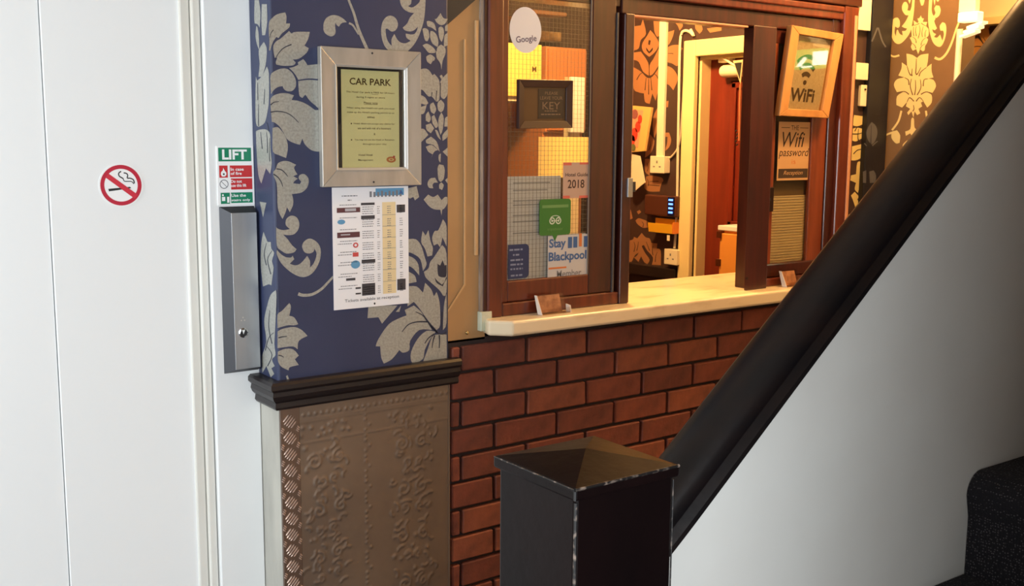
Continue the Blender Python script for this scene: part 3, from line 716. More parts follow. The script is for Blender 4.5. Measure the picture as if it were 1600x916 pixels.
# --- embossed metal panel and chequer strip under the dado
ep = thing('embossed_panel', (1.28, W, 0), 'bronze embossed metal kick panel below the dado rail', 'panel')
ex0 = PX0+.052; ex1 = PX1-.004; ez0 = .10; ez1 = .937
NXg, NZg = 170, 300
seg_list = []
def spiral(cx, cz, r, turns, a0, sgn=1):
    pts = []
    for i in range(26):
        t = i/25; a = a0+sgn*turns*2*math.pi*t; rr = r*(1-.85*t); pts.append((cx+rr*math.cos(a), cz+rr*math.sin(a)))
    for a, b in zip(pts[:-1], pts[1:]): seg_list.append((a, b))
wE = ex1-ex0; hE = ez1-ez0
bumps = []
for i in range(26): bumps.append((ex0+.01+i*wE/26, ez1-.022, .005))
for i in range(30): bumps.append((ex0+wE*.42, ez1-.03-i*.027, .0045)); bumps.append((ex0+wE*.42+.012*(i % 2), ez1-.045-i*.027, .004))
for col, cxx in ((0, ex0+wE*.17), (1, ex0+wE*.74)):
    for j in range(7):
        cz = ez1-.14-j*.125
        for sg in (-1, 1):
            jx, jz, js = random.uniform(-.006, .006), random.uniform(-.006, .006), random.uniform(.75, 1.1)
            spiral(cxx+sg*.030+jx, cz+jz, .022*js, 1.2, math.pi/2, sg); spiral(cxx+sg*.020-jx, cz-.052+jz, .014*js, 1.0, -math.pi/2, -sg)
            for q in range(7):
                ax, az = cxx+sg*random.uniform(.005, .062), cz+random.uniform(-.07, .05); aa = random.uniform(0, 6.3); rr_ = random.uniform(.008, .016)
                pts_ = [(ax+rr_*math.cos(aa+k*.4), az+rr_*math.sin(aa+k*.4)) for k in range(5)]
                for p_, q_ in zip(pts_[:-1], pts_[1:]): seg_list.append((p_, q_))
        for q in range(8): bumps.append((cxx+random.uniform(-.06, .06), cz+random.uniform(-.06, .05), random.uniform(.005, .008)))
    for q in range(16): bumps.append((cxx+random.uniform(-.07, .07), ez1-.06+random.uniform(-.022, .012), .006))
import numpy as np
gx = np.linspace(ex0, ex1, NXg+1); gz = np.linspace(ez0, ez1, NZg+1); GX, GZ = np.meshgrid(gx, gz); H = np.zeros_like(GX)
for bx_, bz_, r_ in bumps: H = np.maximum(H, np.exp(-((GX-bx_)**2+(GZ-bz_)**2)/(2*(r_*.55)**2))*.0022)
for (a, b) in seg_list:
    d = np.array(b)-np.array(a); L2 = d@d+1e-12; t = np.clip(((GX-a[0])*d[0]+(GZ-a[1])*d[1])/L2, 0, 1)
    dd = (GX-a[0]-t*d[0])**2+(GZ-a[1]-t*d[1])**2; H = np.maximum(H, np.exp(-dd/(2*.0024**2))*.0019)
for zz in (ez1-.034, ez1-.040, ez1-.092): H = np.maximum(H, np.exp(-(GZ-zz)**2/(2*.0016**2))*.0010)
mb = MB()
mb.v = [Vector((float(x), W-.002-float(h), float(z))) for x, z, h in zip(GX.ravel(), GZ.ravel(), H.ravel())]
for j in range(NZg):
    for i in range(NXg):
        k = j*(NXg+1)+i; mb.f.append([k, k+1, k+NXg+2, k+NXg+1])
o = flat('embossed_sheet', mb, M_brass, ep)
for p in o.data.polygons: p.use_smooth = True
obj('panel_edge', B(ex1, ex1+.004, W-.004, W+.004, ez0, ez1), M_brass, ep)
obj('backing', B(ex0, ex1, W-.0018, W+.004, ez0, ez1), M_brass, ep)
cq = thing('chequer_plate', (PX0+.026, W, 0), 'strip of five bar chequer plate on the pier corner', 'metal strip')
kx0 = PX0+.003; kx1 = ex0-.001
obj('plate', B(kx0, kx1, W-.003, W+.004, .05, .937), M_chequer, cq)
lug = MB()
def lugbar(cx, cz, L, an):
    d = Vector((math.cos(an), 0, math.sin(an))); nrm = Vector((-math.sin(an), 0, math.cos(an))); wv = .0016
    c0 = Vector((cx, W-.003, cz)); y = Vector((0, -.0030, 0))
    a = c0-d*L/2; b = c0+d*L/2; m1 = c0-d*L*.32+y; m2 = c0+d*L*.32+y
    n = len(lug.v); lug.v.extend([a, c0-d*L*.3-nrm*wv, c0+d*L*.3-nrm*wv, b, c0+d*L*.3+nrm*wv, c0-d*L*.3+nrm*wv, m1, m2])
    lug.f.extend([[n+i for i in f] for f in ((0, 1, 6), (1, 2, 7, 6), (2, 3, 7), (3, 4, 7), (4, 5, 6, 7), (5, 0, 6))])
k = 0; zz = .905
mid = (kx0+kx1)/2
while zz > .05:
    an = math.radians(48)
    for i in range(-2, 3):
        off = i*.0066; lugbar(mid-.001+off*math.sin(an), zz-off*math.cos(an), .030 if abs(i) < 2 else .022, an)
    for sxx in (kx0+.004, kx1-.004):
        for i in range(-1, 2): lugbar(sxx+i*.0016, zz-.021+i*.0045, .010, math.radians(-45))
    zz -= .0405
o = obj('raised_bars', lug, M_lug, cq); o['kind'] = 'stuff'

# --- picture frame with the yellow notice
def px_rect(p1, p2, Y):
    a = onY(*p1, Y); b = onY(*p2, Y); return min(a.x, b.x), max(a.x, b.x), min(a.z, b.z), max(a.z, b.z)
x0, x1, z0, z1 = px_rect((498, 72), (656, 289), W-.01)
pf = thing('picture_frame', ((x0+x1)/2, W, z0), 'wide pewter picture frame holding a yellow notice on navy wallpaper', 'picture frame')
fw_ = .040
F0 = Fr((x0, W-.001, z0), (1, 0, 0)); w_, h_ = x1-x0, z1-z0
def frame_member(fr, pts, nlo, nhi_out, nhi_in):   # pts: outer a,b then inner b,a in 2D
    o1, o2, i2, i1 = pts
    m = MB(); m.hexa([fr.p(*o1, nlo), fr.p(*o2, nlo), fr.p(*i2, nlo), fr.p(*i1, nlo), fr.p(*o1, nhi_out), fr.p(*o2, nhi_out), fr.p(*i2, nhi_in), fr.p(*i1, nhi_in)]); return m
def mitred(fr, w, h, t, n0, no, ni, m, parent, name, bevel=.0015, x=0, y=0):
    O = [(x, y), (x+w, y), (x+w, y+h), (x, y+h)]; I = [(x+t, y+t), (x+w-t, y+t), (x+w-t, y+h-t), (x+t, y+h-t)]
    for i in range(4):
        j = (i+1) % 4; obj(name, frame_member(fr, (O[i], O[j], I[j], I[i]), n0, no, ni), m, parent, bevel=bevel)
mitred(F0, w_, h_, fw_, 0, .018, .015, M_brushframe, pf, 'frame_side')
mitred(F0, w_-2*fw_+.002, h_-2*fw_+.002, .006, .002, .018, .012, M_framebead, pf, 'inner_bead', .001, fw_-.001, fw_-.001)
obj('mount', slab(F0, fw_, w_-fw_, fw_, h_-fw_, .001, .004), M_blackmat, pf)
nx0, nx1, nz0, nz1 = px_rect((534, 108), (625.5, 262), W-.01)
N0 = Fr((nx0, W-.0055, nz0), (1, 0, 0)); nw_, nh_ = nx1-nx0, nz1-nz0
note = obj('notice', slab(N0, 0, nw_, 0, nh_, -.0005, .0005), M_yellowpaper, pf)
u = nw_/100.0
def ny(f): return nh_*(1-f)     # f measured from the top, 0..1
flat('lettering', text(N0, 'CAR PARK', nw_*.5, ny(.115), nw_*.72, nh_*.07, .0008, .02), mat('ink_dark_brown', (88, 66, 30), .6), note)
L = MB()
for f, s, wd in ((.225, 'The Hotel Car park is FREE for 24 hours', .84), (.275, 'during 3 nights or more', .5), (.33, 'Please note', .24), (.385, "When using the Hotel's car park you must", .84), (.43, "make up the Hotel's parking permit to us", .82), (.475, 'address', .13),
                 (.545, 'Hotel does not accept any claims for', .72), (.59, 'use and with risk of a basement', .58), (.65, '&', .03), (.71, 'You may not use the Hotel or Reception', .70), (.755, 'throughout your stay', .42), (.865, 'Hotel Hotel', .24), (.92, 'Management', .26)):
    text(N0, s, nw_*(.5 if f < .5 else (.56 if f < .8 else .40)), ny(f), nw_*wd, nh_*.022, .0008, .01, mb=L)
for f in (.545, .71): disc(N0, nw_*.16, ny(f), nw_*.012, .0008, 8, mb=L)
rect(N0, nw_*.38, nw_*.62, ny(.347), ny(.344), .0008, L); rect(N0, nw_*.52, nw_*.63, ny(.243), ny(.240), .0008, L)
flat('lettering', L, M_inkbrown, note)
flat('emblem', disc(N0, nw_*.85, ny(.915), nw_*.085, .0008, 20, nh_*.032), M_orangeink, note)
flat('emblem', disc(N0, nw_*.85, ny(.915), nw_*.045, .0010, 14, nh_*.014, r_in=nw_*.03), M_yellowpaper, note)
flat('emblem', disc(N0, nw_*.90, ny(.885), nw_*.022, .0010, 10, nh_*.012), M_inkred, note)
obj('glass', slab(F0, fw_, w_-fw_, fw_, h_-fw_, .0085, .0095), M_glass, pf)
for f in (.03, .97):
    obj('screw', MB().sweep([(math.cos(a)*.0025, math.sin(a)*.0025) for a in [i*math.pi/4 for i in range(8)]], [(F0.p(w_*.5, h_*f, .014), F0.R, F0.U), (F0.p(w_*.5, h_*f, .0185), F0.R, F0.U)]), M_steeldark, pf)

# --- timetable sheet under it
a = onY(519, 294, W-.003); b_ = onY(638, 293.5, W-.003); c_ = onY(521, 486, W-.003)
TS = Fr((a.x, W-.0015, c_.z+.001), (1, 0, 0)); tw = b_.x-a.x; th = a.z-c_.z
ts = thing('timetable_sheet', (a.x+tw/2, W-.002, c_.z), 'white printed ticket price table taped below the picture frame', 'poster')
obj('sheet', slab(TS, 0, tw, 0, th, -.0006, .0006), M_paper, ts)
def ty(f): return th*(1-f)
def R(x0, x1, f0, f1, n=.0009, mb=None): return rect(TS, tw*x0, tw*x1, ty(f1), ty(f0), n, mb)
flat('table_column', R(.645, .825, .13, .90), M_tan, ts)
blk = MB()
for f0, f1 in ((.13, .15), (.235, .265), (.60, .63)): R(.365, .545, f0, f1, .001, blk)
R(.365, .54, .80, .90, .001, blk); R(.84, .955, .155, .22, .001, blk); R(.84, .955, .785, .88, .001, blk)
R(.28, .35, .825, .84, .001, blk); R(.28, .35, .872, .885, .001, blk); R(.16, .28, .745, .765, .001, blk)
flat('black_cell', blk, mat('ink_charcoal', (62, 60, 66), .6), ts, True)
ban = R(.055, .355, .165, .205, .001); R(.055, .345, .365, .41, .001, ban); flat('logo_block', ban, M_maroon, ts, True)
b2 = R(.16, .30, .172, .195, .0012); R(.10, .22, .38, .39, .0012, b2); flat('logo_lettering', b2, M_inkgreylight, ts)
flat('logo_oval', disc(TS, tw*.11, ty(.28), tw*.05, .001, 20, th*.02), M_skyblue, ts)
flat('logo_oval', disc(TS, tw*.285, ty(.635), tw*.06, .001, 20, th*.034), M_skyblue, ts)
rd = disc(TS, tw*.29, ty(.475), tw*.035, .001, 14, th*.022, r_in=tw*.018); R(.25, .325, .535, .57, .001, rd); flat('logo_red', rd, M_inkred, ts)
flat('skyline_banner', R(.56, .94, .015, .075), M_skyblue, ts)
sk = MB()
for i in range(9):
    x = .48+i*.05; R(x, x+.028, .03+.02*random.random(), .085, .0012, sk)
flat('skyline', sk, M_inkgrey, ts)
tri = MB().face([TS.p(tw*.87, ty(.065), .0013), TS.p(tw*.93, ty(.065), .0013), TS.p(tw*.90, ty(.03), .0013)]); flat('emblem', tri, M_inkblue, ts)
ln = MB()
rows = (.135, .24, .335, .43, .52, .605, .70, .80)
for i, f in enumerate(rows):
    for j in range(4):
        dashes(TS, tw*.455, ty(f+.03+j*.018), tw*.15, th*.006, .001, ln); dashes(TS, tw*.595, ty(f+.03+j*.018), tw*.035, th*.006, .001, ln)
        dashes(TS, tw*.735, ty(f+.03+j*.018), tw*.05, th*.006, .0012, ln); dashes(TS, tw*.90, ty(f+.03+j*.018), tw*.04, th*.006, .001, ln)
    dashes(TS, tw*.20, ty(f+.008), tw*.22, th*.006, .001, ln)
    if i > 2: dashes(TS, tw*.15, ty(f+.03), tw*.18, th*.006, .001, ln)
dashes(TS, tw*.22, ty(.07), tw*.20, th*.008, .001, ln); dashes(TS, tw*.22, ty(.105), tw*.05, th*.008, .001, ln)
flat('small_print', ln, M_inkgrey, ts)
hl = MB()
for f in rows[1:]: R(.645, .825, f-.006, f-.003, .0013, hl)
flat('rule', hl, M_inkgrey, ts, True)
flat('lettering', text(TS, 'Tickets available at reception', tw*.50, ty(.935), tw*.72, th*.032, .001), M_inkblack, ts)
flat('lettering', disc(TS, tw*.53, ty(.975), tw*.012, .001, 8, th*.010), M_inkblack, ts)

# --- lift sign
x0, x1, z0, z1 = px_rect((337.5, 228), (398.5, 319), LIFT)
x1 = min(x1, PX0-.002)
S = Fr((x0, LIFT-.002, z0), (1, 0, 0)); sw_, sh_ = x1-x0, z1-z0
ls = thing('lift_sign', ((x0+x1)/2, LIFT, z0), 'white lift notice with green and red fire panels on the door frame', 'sign')
obj('sign_plate', slab(S, 0, sw_, 0, sh_, -.0018, .001), M_signwhite, ls)
def sy(f): return sh_*(1-f)
def SR(x0, x1, f0, f1, n=.0013, mb=None): return rect(S, sw_*x0, sw_*x1, sy(f1), sy(f0), n, mb)
gp = flat('green_panel', SR(.04, .94, .03, .26), M_green, ls)
flat('lettering', text(S, 'LIFT', sw_*.48, sy(.145), sw_*.68, sh_*.17, .0017, .035), M_signwhite, gp)
flat('red_panel', SR(.05, .28, .33, .535), M_red, ls); flat('red_panel', SR(.34, .95, .33, .53), M_red, ls); flat('red_panel', SR(.36, .95, .55, .74), M_red, ls)
flat('green_panel', SR(.07, .32, .79, .98), M_green, ls); flat('green_panel', SR(.35, .95, .79, .97), M_green, ls)
flm = MB().face([S.p(sw_*x, sy(f), .0017) for x, f in ((.09, .48), (.10, .44), (.15, .41), (.16, .37), (.20, .42), (.24, .45), (.24, .49), (.20, .515), (.12, .515))]); flat('flame_symbol', flm, M_signwhite, ls)
flat('flame_symbol', disc(S, sw_*.17, sy(.475), sw_*.025, .0019, 10), M_inkblack, ls)
flat('prohibition_symbol', disc(S, sw_*.17, sy(.645), sw_*.12, .0015, 24, r_in=sw_*.10), M_inkgrey, ls)
pm = MB(); [pm.face([S.p(sw_*.17+sw_*x, sy(.645)+sw_*y, .0016) for x, y in ((-.08, .07), (-.07, .08), (.08, -.07), (.07, -.08))])]; flat('prohibition_symbol', pm, M_inkgrey, ls)
rm = disc(S, sw_*.13, sy(.83), sw_*.025, .0016, 10); rect(S, sw_*.10, sw_*.19, sy(.93), sy(.86), .0016, rm); rect(S, sw_*.24, sw_*.30, sy(.96), sy(.86), .0016, rm); flat('exit_symbol', rm, M_signwhite, ls)
tx = MB()
for s, f, wd in (('In case', .395, .36), ('of fire', .465, .30), ('Do not', .60, .30), ('use this lift', .67, .42), ('Use the', .84, .40), ('stairs only', .925, .52)):
    text(S, s, sw_*(.36+wd/2), sy(f), sw_*wd, sh_*.052, .0017, .02, mb=tx)
flat('lettering', tx, M_signwhite, ls)

# --- lift call panel
x0 = onY(342, 326, LIFT).x; x1 = PX0-.003; z1 = onY(370, 322.5, LIFT).z; z0 = onY(375, 581, LIFT).z
lp = thing('lift_call_panel', ((x0+x1)/2, LIFT, z0), 'brushed steel lift call panel with round key switch on white frame', 'call panel')
C = Fr((x0, LIFT, z0), (1, 0, 0)); cw, ch = x1-x0, z1-z0; dp = .024
li, ri, ti, bi = .020, .004, .014, .011
bd = MB(); outer = [(0, 0), (cw, 0), (cw, ch), (0, ch)]; inner = [(li, bi), (cw-ri, bi), (cw-ri, ch-ti), (li, ch-ti)]
for i in range(4):
    j = (i+1) % 4; bd.face([C.p(*outer[i], .001), C.p(*outer[j], .001), C.p(*inner[j], dp), C.p(*inner[i], dp)])
flat('bevelled_edge', bd, M_steeldark, lp)
obj('face_plate', slab(C, li, cw-ri, bi, ch-ti, dp-.004, dp+.0008), M_steel, lp, bevel=.0006)
kc = onY(380, 520, LIFT-dp); kx, kz = kc.x-x0, kc.z-z0
obj('switch_ring', MB().sweep([(.0118, 0), (.0118, .003), (.009, .004), (.009, 0)], [(C.p(kx, kz, dp), C.R*math.cos(a)+C.U*math.sin(a), C.N) for a in [i*math.pi/12 for i in range(25)]]), M_chrome, lp, smooth=True)
flat('switch_disc', disc(C, kx, kz, .0095, dp+.0015, 24), M_inkblack, lp)
flat('switch_arrow', MB().face([C.p(kx-.0035, kz+.007, dp+.002), C.p(kx, kz-.004, dp+.002), C.p(kx+.0045, kz+.007, dp+.002)]), M_signwhite, lp)
flat('braille_mark', disc(C, kx, kz+.037, .0018, dp+.0012, 8, mb=disc(C, kx-.004, kz+.03, .0018, dp+.0012, 8, mb=disc(C, kx+.004, kz+.03, .0018, dp+.0012, 8))), M_framebead, lp)

# --- no smoking sign on the lift door
ctr = onY(189, 289.5, 2.48); rr = (onY(223.5, 289, 2.48).x-onY(154, 289, 2.48).x)/2
Z = Fr((ctr.x, 2.4795, ctr.z), (1, 0, 0))
ns = thing('no_smoking_sign', (ctr.x, 2.479, ctr.z-rr), 'round red and white no smoking sticker on the white lift door', 'sign')
obj('sticker', MB().sweep([(math.cos(a)*rr, math.sin(a)*rr) for a in [i*math.pi/24 for i in range(48)]], [(Z.p(0, 0, -.0003), Z.R, Z.U), (Z.p(0, 0, .0006), Z.R, Z.U)]), M_signwhite, ns)
flat('red_ring', disc(Z, 0, 0, rr*.93, .0009, 48, r_in=rr*.75), M_crimson, ns)
def zq(pts, n=.0009, mb=None):
    mb = mb or MB(); mb.face([Z.p((x-445)/365*rr, -(y-458)/365*rr, n) for x, y in pts]); return mb
flat('cigarette', zq([(232, 515), (590, 487), (610, 512), (242, 556)]), M_inkblack, ns)
def zstroke(s, w, mb):
    pts = smooth_line(P2(s), 5)
    for i in range(len(pts)-1):
        a, b = pts[i], pts[i+1]; d = math.hypot(b[0]-a[0], b[1]-a[1]) or 1; nx, ny_ = -(b[1]-a[1])/d*w/2, (b[0]-a[0])/d*w/2
        zq([(a[0]+nx, a[1]+ny_), (b[0]+nx, b[1]+ny_), (b[0]-nx, b[1]-ny_), (a[0]-nx, a[1]-ny_)][::-1], .0009, mb)
sm = MB()
zstroke('455,228 415,255 420,305 480,345', 20, sm); zstroke('495,252 545,265 560,300 550,340 600,345 650,370 665,430', 20, sm); zstroke('480,340 500,390 560,395 620,400 655,440', 14, sm)
flat('smoke', sm, M_inkblack, ns)
flat('red_bar', zq([(192, 322), (250, 262), (715, 625), (660, 690)][::-1], .0013), mat('bar_red', (206, 40, 60), .4), ns)

# ================================================================== RECEPTION WINDOW
def X(px, y=300, Y=W): return onY(px, y, Y).x
def Zc(px, py, Y=W): return onY(px, py, Y).z
wn = thing('window_1', (2.4, W, CT), 'mahogany framed reception hatch window with sliding sashes', 'window', kind='structure')
fy0 = W-.004; fy1 = 2.44
xa, xb, xc, xd, xe_, xf, xg, xh, xi, xj = X(762), X(785), X(795), X(923.5), X(960), X(969), X(985), X(1152), X(1200), X(1292)
xr = X(1334, 120)
HB = Zc(992, 22); HT = HB+.095
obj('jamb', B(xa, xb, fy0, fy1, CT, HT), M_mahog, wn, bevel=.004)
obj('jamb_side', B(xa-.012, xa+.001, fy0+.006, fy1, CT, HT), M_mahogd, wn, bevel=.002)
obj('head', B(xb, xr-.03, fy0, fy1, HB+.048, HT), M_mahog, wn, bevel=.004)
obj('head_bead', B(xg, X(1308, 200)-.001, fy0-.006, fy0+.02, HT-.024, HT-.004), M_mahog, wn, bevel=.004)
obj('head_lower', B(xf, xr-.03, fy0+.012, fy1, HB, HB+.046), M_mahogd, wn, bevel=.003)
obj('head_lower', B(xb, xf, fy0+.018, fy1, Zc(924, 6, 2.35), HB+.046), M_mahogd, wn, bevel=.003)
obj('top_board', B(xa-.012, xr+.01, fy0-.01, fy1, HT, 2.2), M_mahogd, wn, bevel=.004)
# left fixed sash
pz0 = Zc(850, 434, 2.35)
sash = []
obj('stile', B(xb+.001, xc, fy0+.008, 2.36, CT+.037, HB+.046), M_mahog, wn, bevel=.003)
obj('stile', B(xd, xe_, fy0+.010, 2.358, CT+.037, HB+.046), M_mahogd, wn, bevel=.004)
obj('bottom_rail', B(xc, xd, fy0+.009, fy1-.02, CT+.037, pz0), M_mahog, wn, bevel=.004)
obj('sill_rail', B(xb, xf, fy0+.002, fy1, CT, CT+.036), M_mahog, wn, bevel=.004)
pane = obj('glass_pane', B(xc-.004, xd+.004, 2.351, 2.355, pz0-.004, HB+.05), M_glass, wn)
wm = MB(); xx = xc+.004
while xx < xd: wm.box(xx-.0003, xx+.0003, 2.3555, 2.3562, pz0, HB+.04); xx += .0128
zz = pz0+.006
while zz < HB+.04: wm.box(xc, xd, 2.3555, 2.3562, zz-.0003, zz+.0003); zz += .0128
o = obj('wire_mesh', wm, M_wire, pane); o['kind'] = 'stuff'
obj('pane_bead', B(xd-.003, xd-.0005, 2.3465, 2.3508, pz0, HB+.04), mat('grey_bead', (120, 108, 98), .5), wn)
obj('seal_strip', B(xe_+.001, xe_+.006, fy0+.006, fy1, CT+.002, HB), mat('grey_seal', (84, 78, 78), .5), wn)
# post left of the opening
obj('post', B(xf, xg-.004, fy0-.004, fy1, CT, HB), M_mahogd, wn, bevel=.004)
M_edgelight = mat('timber_edge_highlight', (206, 150, 118), .4)  # pale colour paints the lit edges of post, head and jamb
obj('post_edge_highlight', B(xg-.004, xg-.0005, fy0+.001, fy1-.01, Zc(985, 250), HB), M_edgelight, wn, bevel=.001)
obj('head_edge_highlight', B(xg, xh+.03, fy0+.010, fy0+.03, HB-.006, HB-.0005), M_edgelight, wn, bevel=.001)
ltc = thing('sash_latch', (xg, W, 1.3), 'small grey metal latch on the post left of the opening', 'latch')
obj('plate', B(xg-.022, xg-.003, fy0-.010, fy0-.004, Zc(980, 308), Zc(980, 278)), M_steel, ltc, bevel=.001)
obj('hook', B(xg-.004, xg+.010, fy0-.008, fy0-.004, Zc(980, 300), Zc(980, 284)), M_steeldark, ltc, bevel=.001)
# post right of the opening (chamfered front)
hx = xh; ix = xi
hx = onY(1153, 300, 2.40).x; hf = X(1168, 300, fy0-.016)
pp = [(hx, 2.40), (hx+.004, fy0+.006), (hf, fy0-.016), (ix-.012, fy0-.016), (ix, fy0+.004), (ix, 2.40)]
obj('post', MB().prism([(x, y, CT) for x, y in pp], (0, 0, HB-CT)), M_mahogd, wn, bevel=.003)
obj('screw', MB().sweep([(math.cos(a)*.004, math.sin(a)*.004) for a in [i*math.pi/4 for i in range(8)]], [((hf+.012, fy0-.014, CT+.04), (1, 0, 0), (0, 0, 1)), ((hf+.012, fy0-.018, CT+.04), (1, 0, 0), (0, 0, 1))]), M_inkblack, wn)
# right sash
rz0 = Zc(1240, 408, 2.365)
sx0, sx1 = X(1201, 200), X(1216, 200)
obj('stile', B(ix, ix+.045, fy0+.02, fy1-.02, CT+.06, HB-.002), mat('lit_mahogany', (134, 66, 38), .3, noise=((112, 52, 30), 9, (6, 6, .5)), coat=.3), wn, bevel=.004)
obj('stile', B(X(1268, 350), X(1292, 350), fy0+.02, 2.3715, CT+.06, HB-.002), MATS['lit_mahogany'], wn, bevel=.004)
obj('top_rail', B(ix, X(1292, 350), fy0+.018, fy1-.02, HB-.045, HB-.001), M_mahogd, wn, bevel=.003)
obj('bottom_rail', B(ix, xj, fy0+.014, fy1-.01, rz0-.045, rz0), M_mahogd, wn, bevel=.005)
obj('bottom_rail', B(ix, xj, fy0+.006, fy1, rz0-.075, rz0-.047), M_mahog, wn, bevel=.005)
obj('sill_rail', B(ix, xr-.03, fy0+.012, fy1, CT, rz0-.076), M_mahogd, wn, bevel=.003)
obj('glass_pane', B(ix+.04, X(1270, 350), 2.366, 2.370, rz0, HB-.04), M_glass, wn)
obj('jamb', B(xj, X(1308, 200), fy0+.01, fy1, CT, HB+.05), M_mahogd, wn, bevel=.004)
obj('jamb', B(X(1308, 200)+.001, xr, fy0-.006, fy1, CT, HT), M_mahog, wn, bevel=.005)
obj('jamb_edge_highlight', B(X(1327, 120), X(1331, 120), fy0-.009, fy0-.005, CT+.2, HT-.03), M_edgelight, wn, bevel=.001)
kp = thing('sash_lock', (ix+.03, W, 1.3), 'dark lock plate on the right sliding sash', 'lock')
obj('plate', B(X(1196, 320), X(1211, 320), fy0+.010, fy0+.02, Zc(1203, 331), Zc(1203, 293)), mat('dark_bronze', (52, 36, 32), .4, .5), kp, bevel=.002)
obj('keyhole', MB().sweep([(math.cos(a)*.005, math.sin(a)*.005) for a in [i*math.pi/5 for i in range(10)]], [((X(1204, 320), fy0+.010, Zc(1203, 312)), (1, 0, 0), (0, 0, 1)), ((X(1204, 320), fy0+.007, Zc(1203, 312)), (1, 0, 0), (0, 0, 1))]), M_steeldark, kp)

# ------------------------------------------------ things stuck to the left pane
GY = 2.3505      # outer face of the glass
def sheet_rect(p1, p2, Y):
    a = onY(*p1, Y); b = onY(*p2, Y); return Fr((a.x, Y, b.z), (1, 0, 0)), b.x-a.x, a.z-b.z
gs = onY(821, 47, GY); gr = (onY(846, 47, GY).x-onY(796.5, 47, GY).x)/2; grz = (onY(821, 11, GY).z-onY(821, 83, GY).z)/2
G = Fr((gs.x, GY, gs.z), (1, 0, 0))
g = thing('round_sticker', (gs.x, GY, gs.z-grz), 'oval white sticker with dark lettering at the top of the left pane', 'sticker')
obj('disc', MB().sweep([(math.cos(a)*gr, math.sin(a)*grz) for a in [i*math.pi/24 for i in range(48)]], [(G.p(0, 0, 0), G.R, G.U), (G.p(0, 0, .0008), G.R, G.U)]), mat('pale_grey_vinyl', (214, 216, 224), .5), g)
gt = [('G', -.58, M_inkblue), ('o', -.30, M_inkred), ('o', -.05, M_inkbrown), ('g', .17, M_inkblue), ('l', .33, MATS['sign_green']), ('e', .47, M_inkred)]
gv = MB()
flat('lettering', text(G, 'Google', gr*.05, -grz*.42, gr*1.3, grz*.36, .0012, .01, rot=.12), mat('lettering_slate', (84, 66, 96), .5), g)
# framed key plaque
a = onY(810, 124, GY-.01); b = onY(893, 200, GY-.01)
K = Fr((a.x, GY-.001, b.z-.004), (1, 0, .02)); kw, kh = b.x-a.x, a.z-b.z+.004
ky = thing('key_plaque', (a.x+kw/2, GY, b.z), 'small framed brown plaque about a key on the left pane', 'plaque')
mitred(K, kw, kh, .020, 0, .014, .009, mat('plaque_frame_wood', (54, 31, 25), .4), ky, 'frame_side', .001)
obj('backboard', slab(K, .018, kw-.018, .018, kh-.018, .001, .005), mat('plaque_bronze', (84, 63, 42), .4, .3), ky)
obj('text_plate', slab(K, kw*.38, kw*.86, kh*.20, kh*.82, .005, .006), mat('plaque_dark', (40, 31, 28), .4), ky)
tx = MB(); text(K, 'PLEASE', kw*.62, kh*.73, kw*.24, kh*.06, .0064, mb=tx); text(K, 'LEAVE YOUR', kw*.62, kh*.63, kw*.42, kh*.07, .0064, mb=tx); text(K, 'KEY', kw*.62, kh*.47, kw*.33, kh*.15, .0064, mb=tx)
dashes(K, kw*.62, kh*.36, kw*.25, kh*.02, .0064, tx); dashes(K, kw*.62, kh*.29, kw*.38, kh*.025, .0064, tx)
flat('lettering', tx, mat('plaque_lettering', (112, 94, 76), .5), ky)
# 2018 sticker
V, vw, vh = sheet_rect((880, 254), (921, 309), GY)
vs_ = thing('year_sticker', (V.p(vw/2, 0)), 'small square sticker dated 2018 with red corners', 'sticker')
obj('backing', slab(V, 0, vw, 0, vh, 0, .0008), mat('dusty_pink_vinyl', (176, 150, 136), .5), vs_)
rc = rect(V, 0, vw*.3, vh*.92, vh, .0011); rect(V, vw*.6, vw, vh*.94, vh, .0011, rc); rect(V, 0, vw*.25, 0, vh*.08, .0011, rc); rect(V, vw*.6, vw, 0, vh*.07, .0011, rc)
flat('corner_mark', rc, mat('faded_red', (196, 96, 84), .5), vs_, True)
tx = text(V, '2018', vw*.48, vh*.40, vw*.62, vh*.24, .0011, .015); text(V, 'Hotel Guide', vw*.5, vh*.66, vw*.84, vh*.10, .0011, .01, mb=tx)
flat('lettering', tx, mat('lettering_plum', (56, 34, 34), .5), vs_)
# green speech bubble sticker
V, vw, vh = sheet_rect((843, 312), (891, 366), GY-.001)
gb = thing('green_sticker', V.p(vw/2, 0), 'green speech bubble sticker with round owl eyes emblem', 'sticker')
rad = vw*.08
pts = []
for cx, cy, a0 in ((vw-rad, rad, -90), (vw-rad, vh-rad, 0), (rad, vh-rad, 90), (rad, rad, 180)):
    for q in range(5): an = math.radians(a0+q*22.5); pts.append((cx+rad*math.cos(an), cy+rad*math.sin(an)))
tail = [(vw*.42, 0), (vw*.50, -vh*.17), (vw*.58, 0)]
obj('bubble', MB().prism([V.p(x, y, 0) for x, y in pts+tail], tuple(V.N*.0009)), mat('bubble_green', (52, 112, 48), .4), gb)
rect_m = rect(V, vw*.08, vw*.92, vh*.76, vh*.84, .0013); flat('faded_line', rect_m, mat('bubble_light', (96, 140, 84), .5), gb)
ow = MB()
for q in (-1, 1): disc(V, vw*(.5+q*.10), vh*.40, vw*.09, .0013, 16, r_in=vw*.062, mb=ow); disc(V, vw*(.5+q*.10), vh*.40, vw*.03, .0013, 10, mb=ow)
disc(V, vw*.5, vh*.47, vw*.16, .0013, 20, vh*.08, r_in=vw*.13, mb=ow)
flat('owl_emblem', ow, mat('emblem_pale', (206, 218, 206), .5), gb)
flat('lettering', text(V, 'tripadvisor', vw*.5, vh*.16, vw*.5, vh*.10, .0013), MATS['bubble_light'], gb)
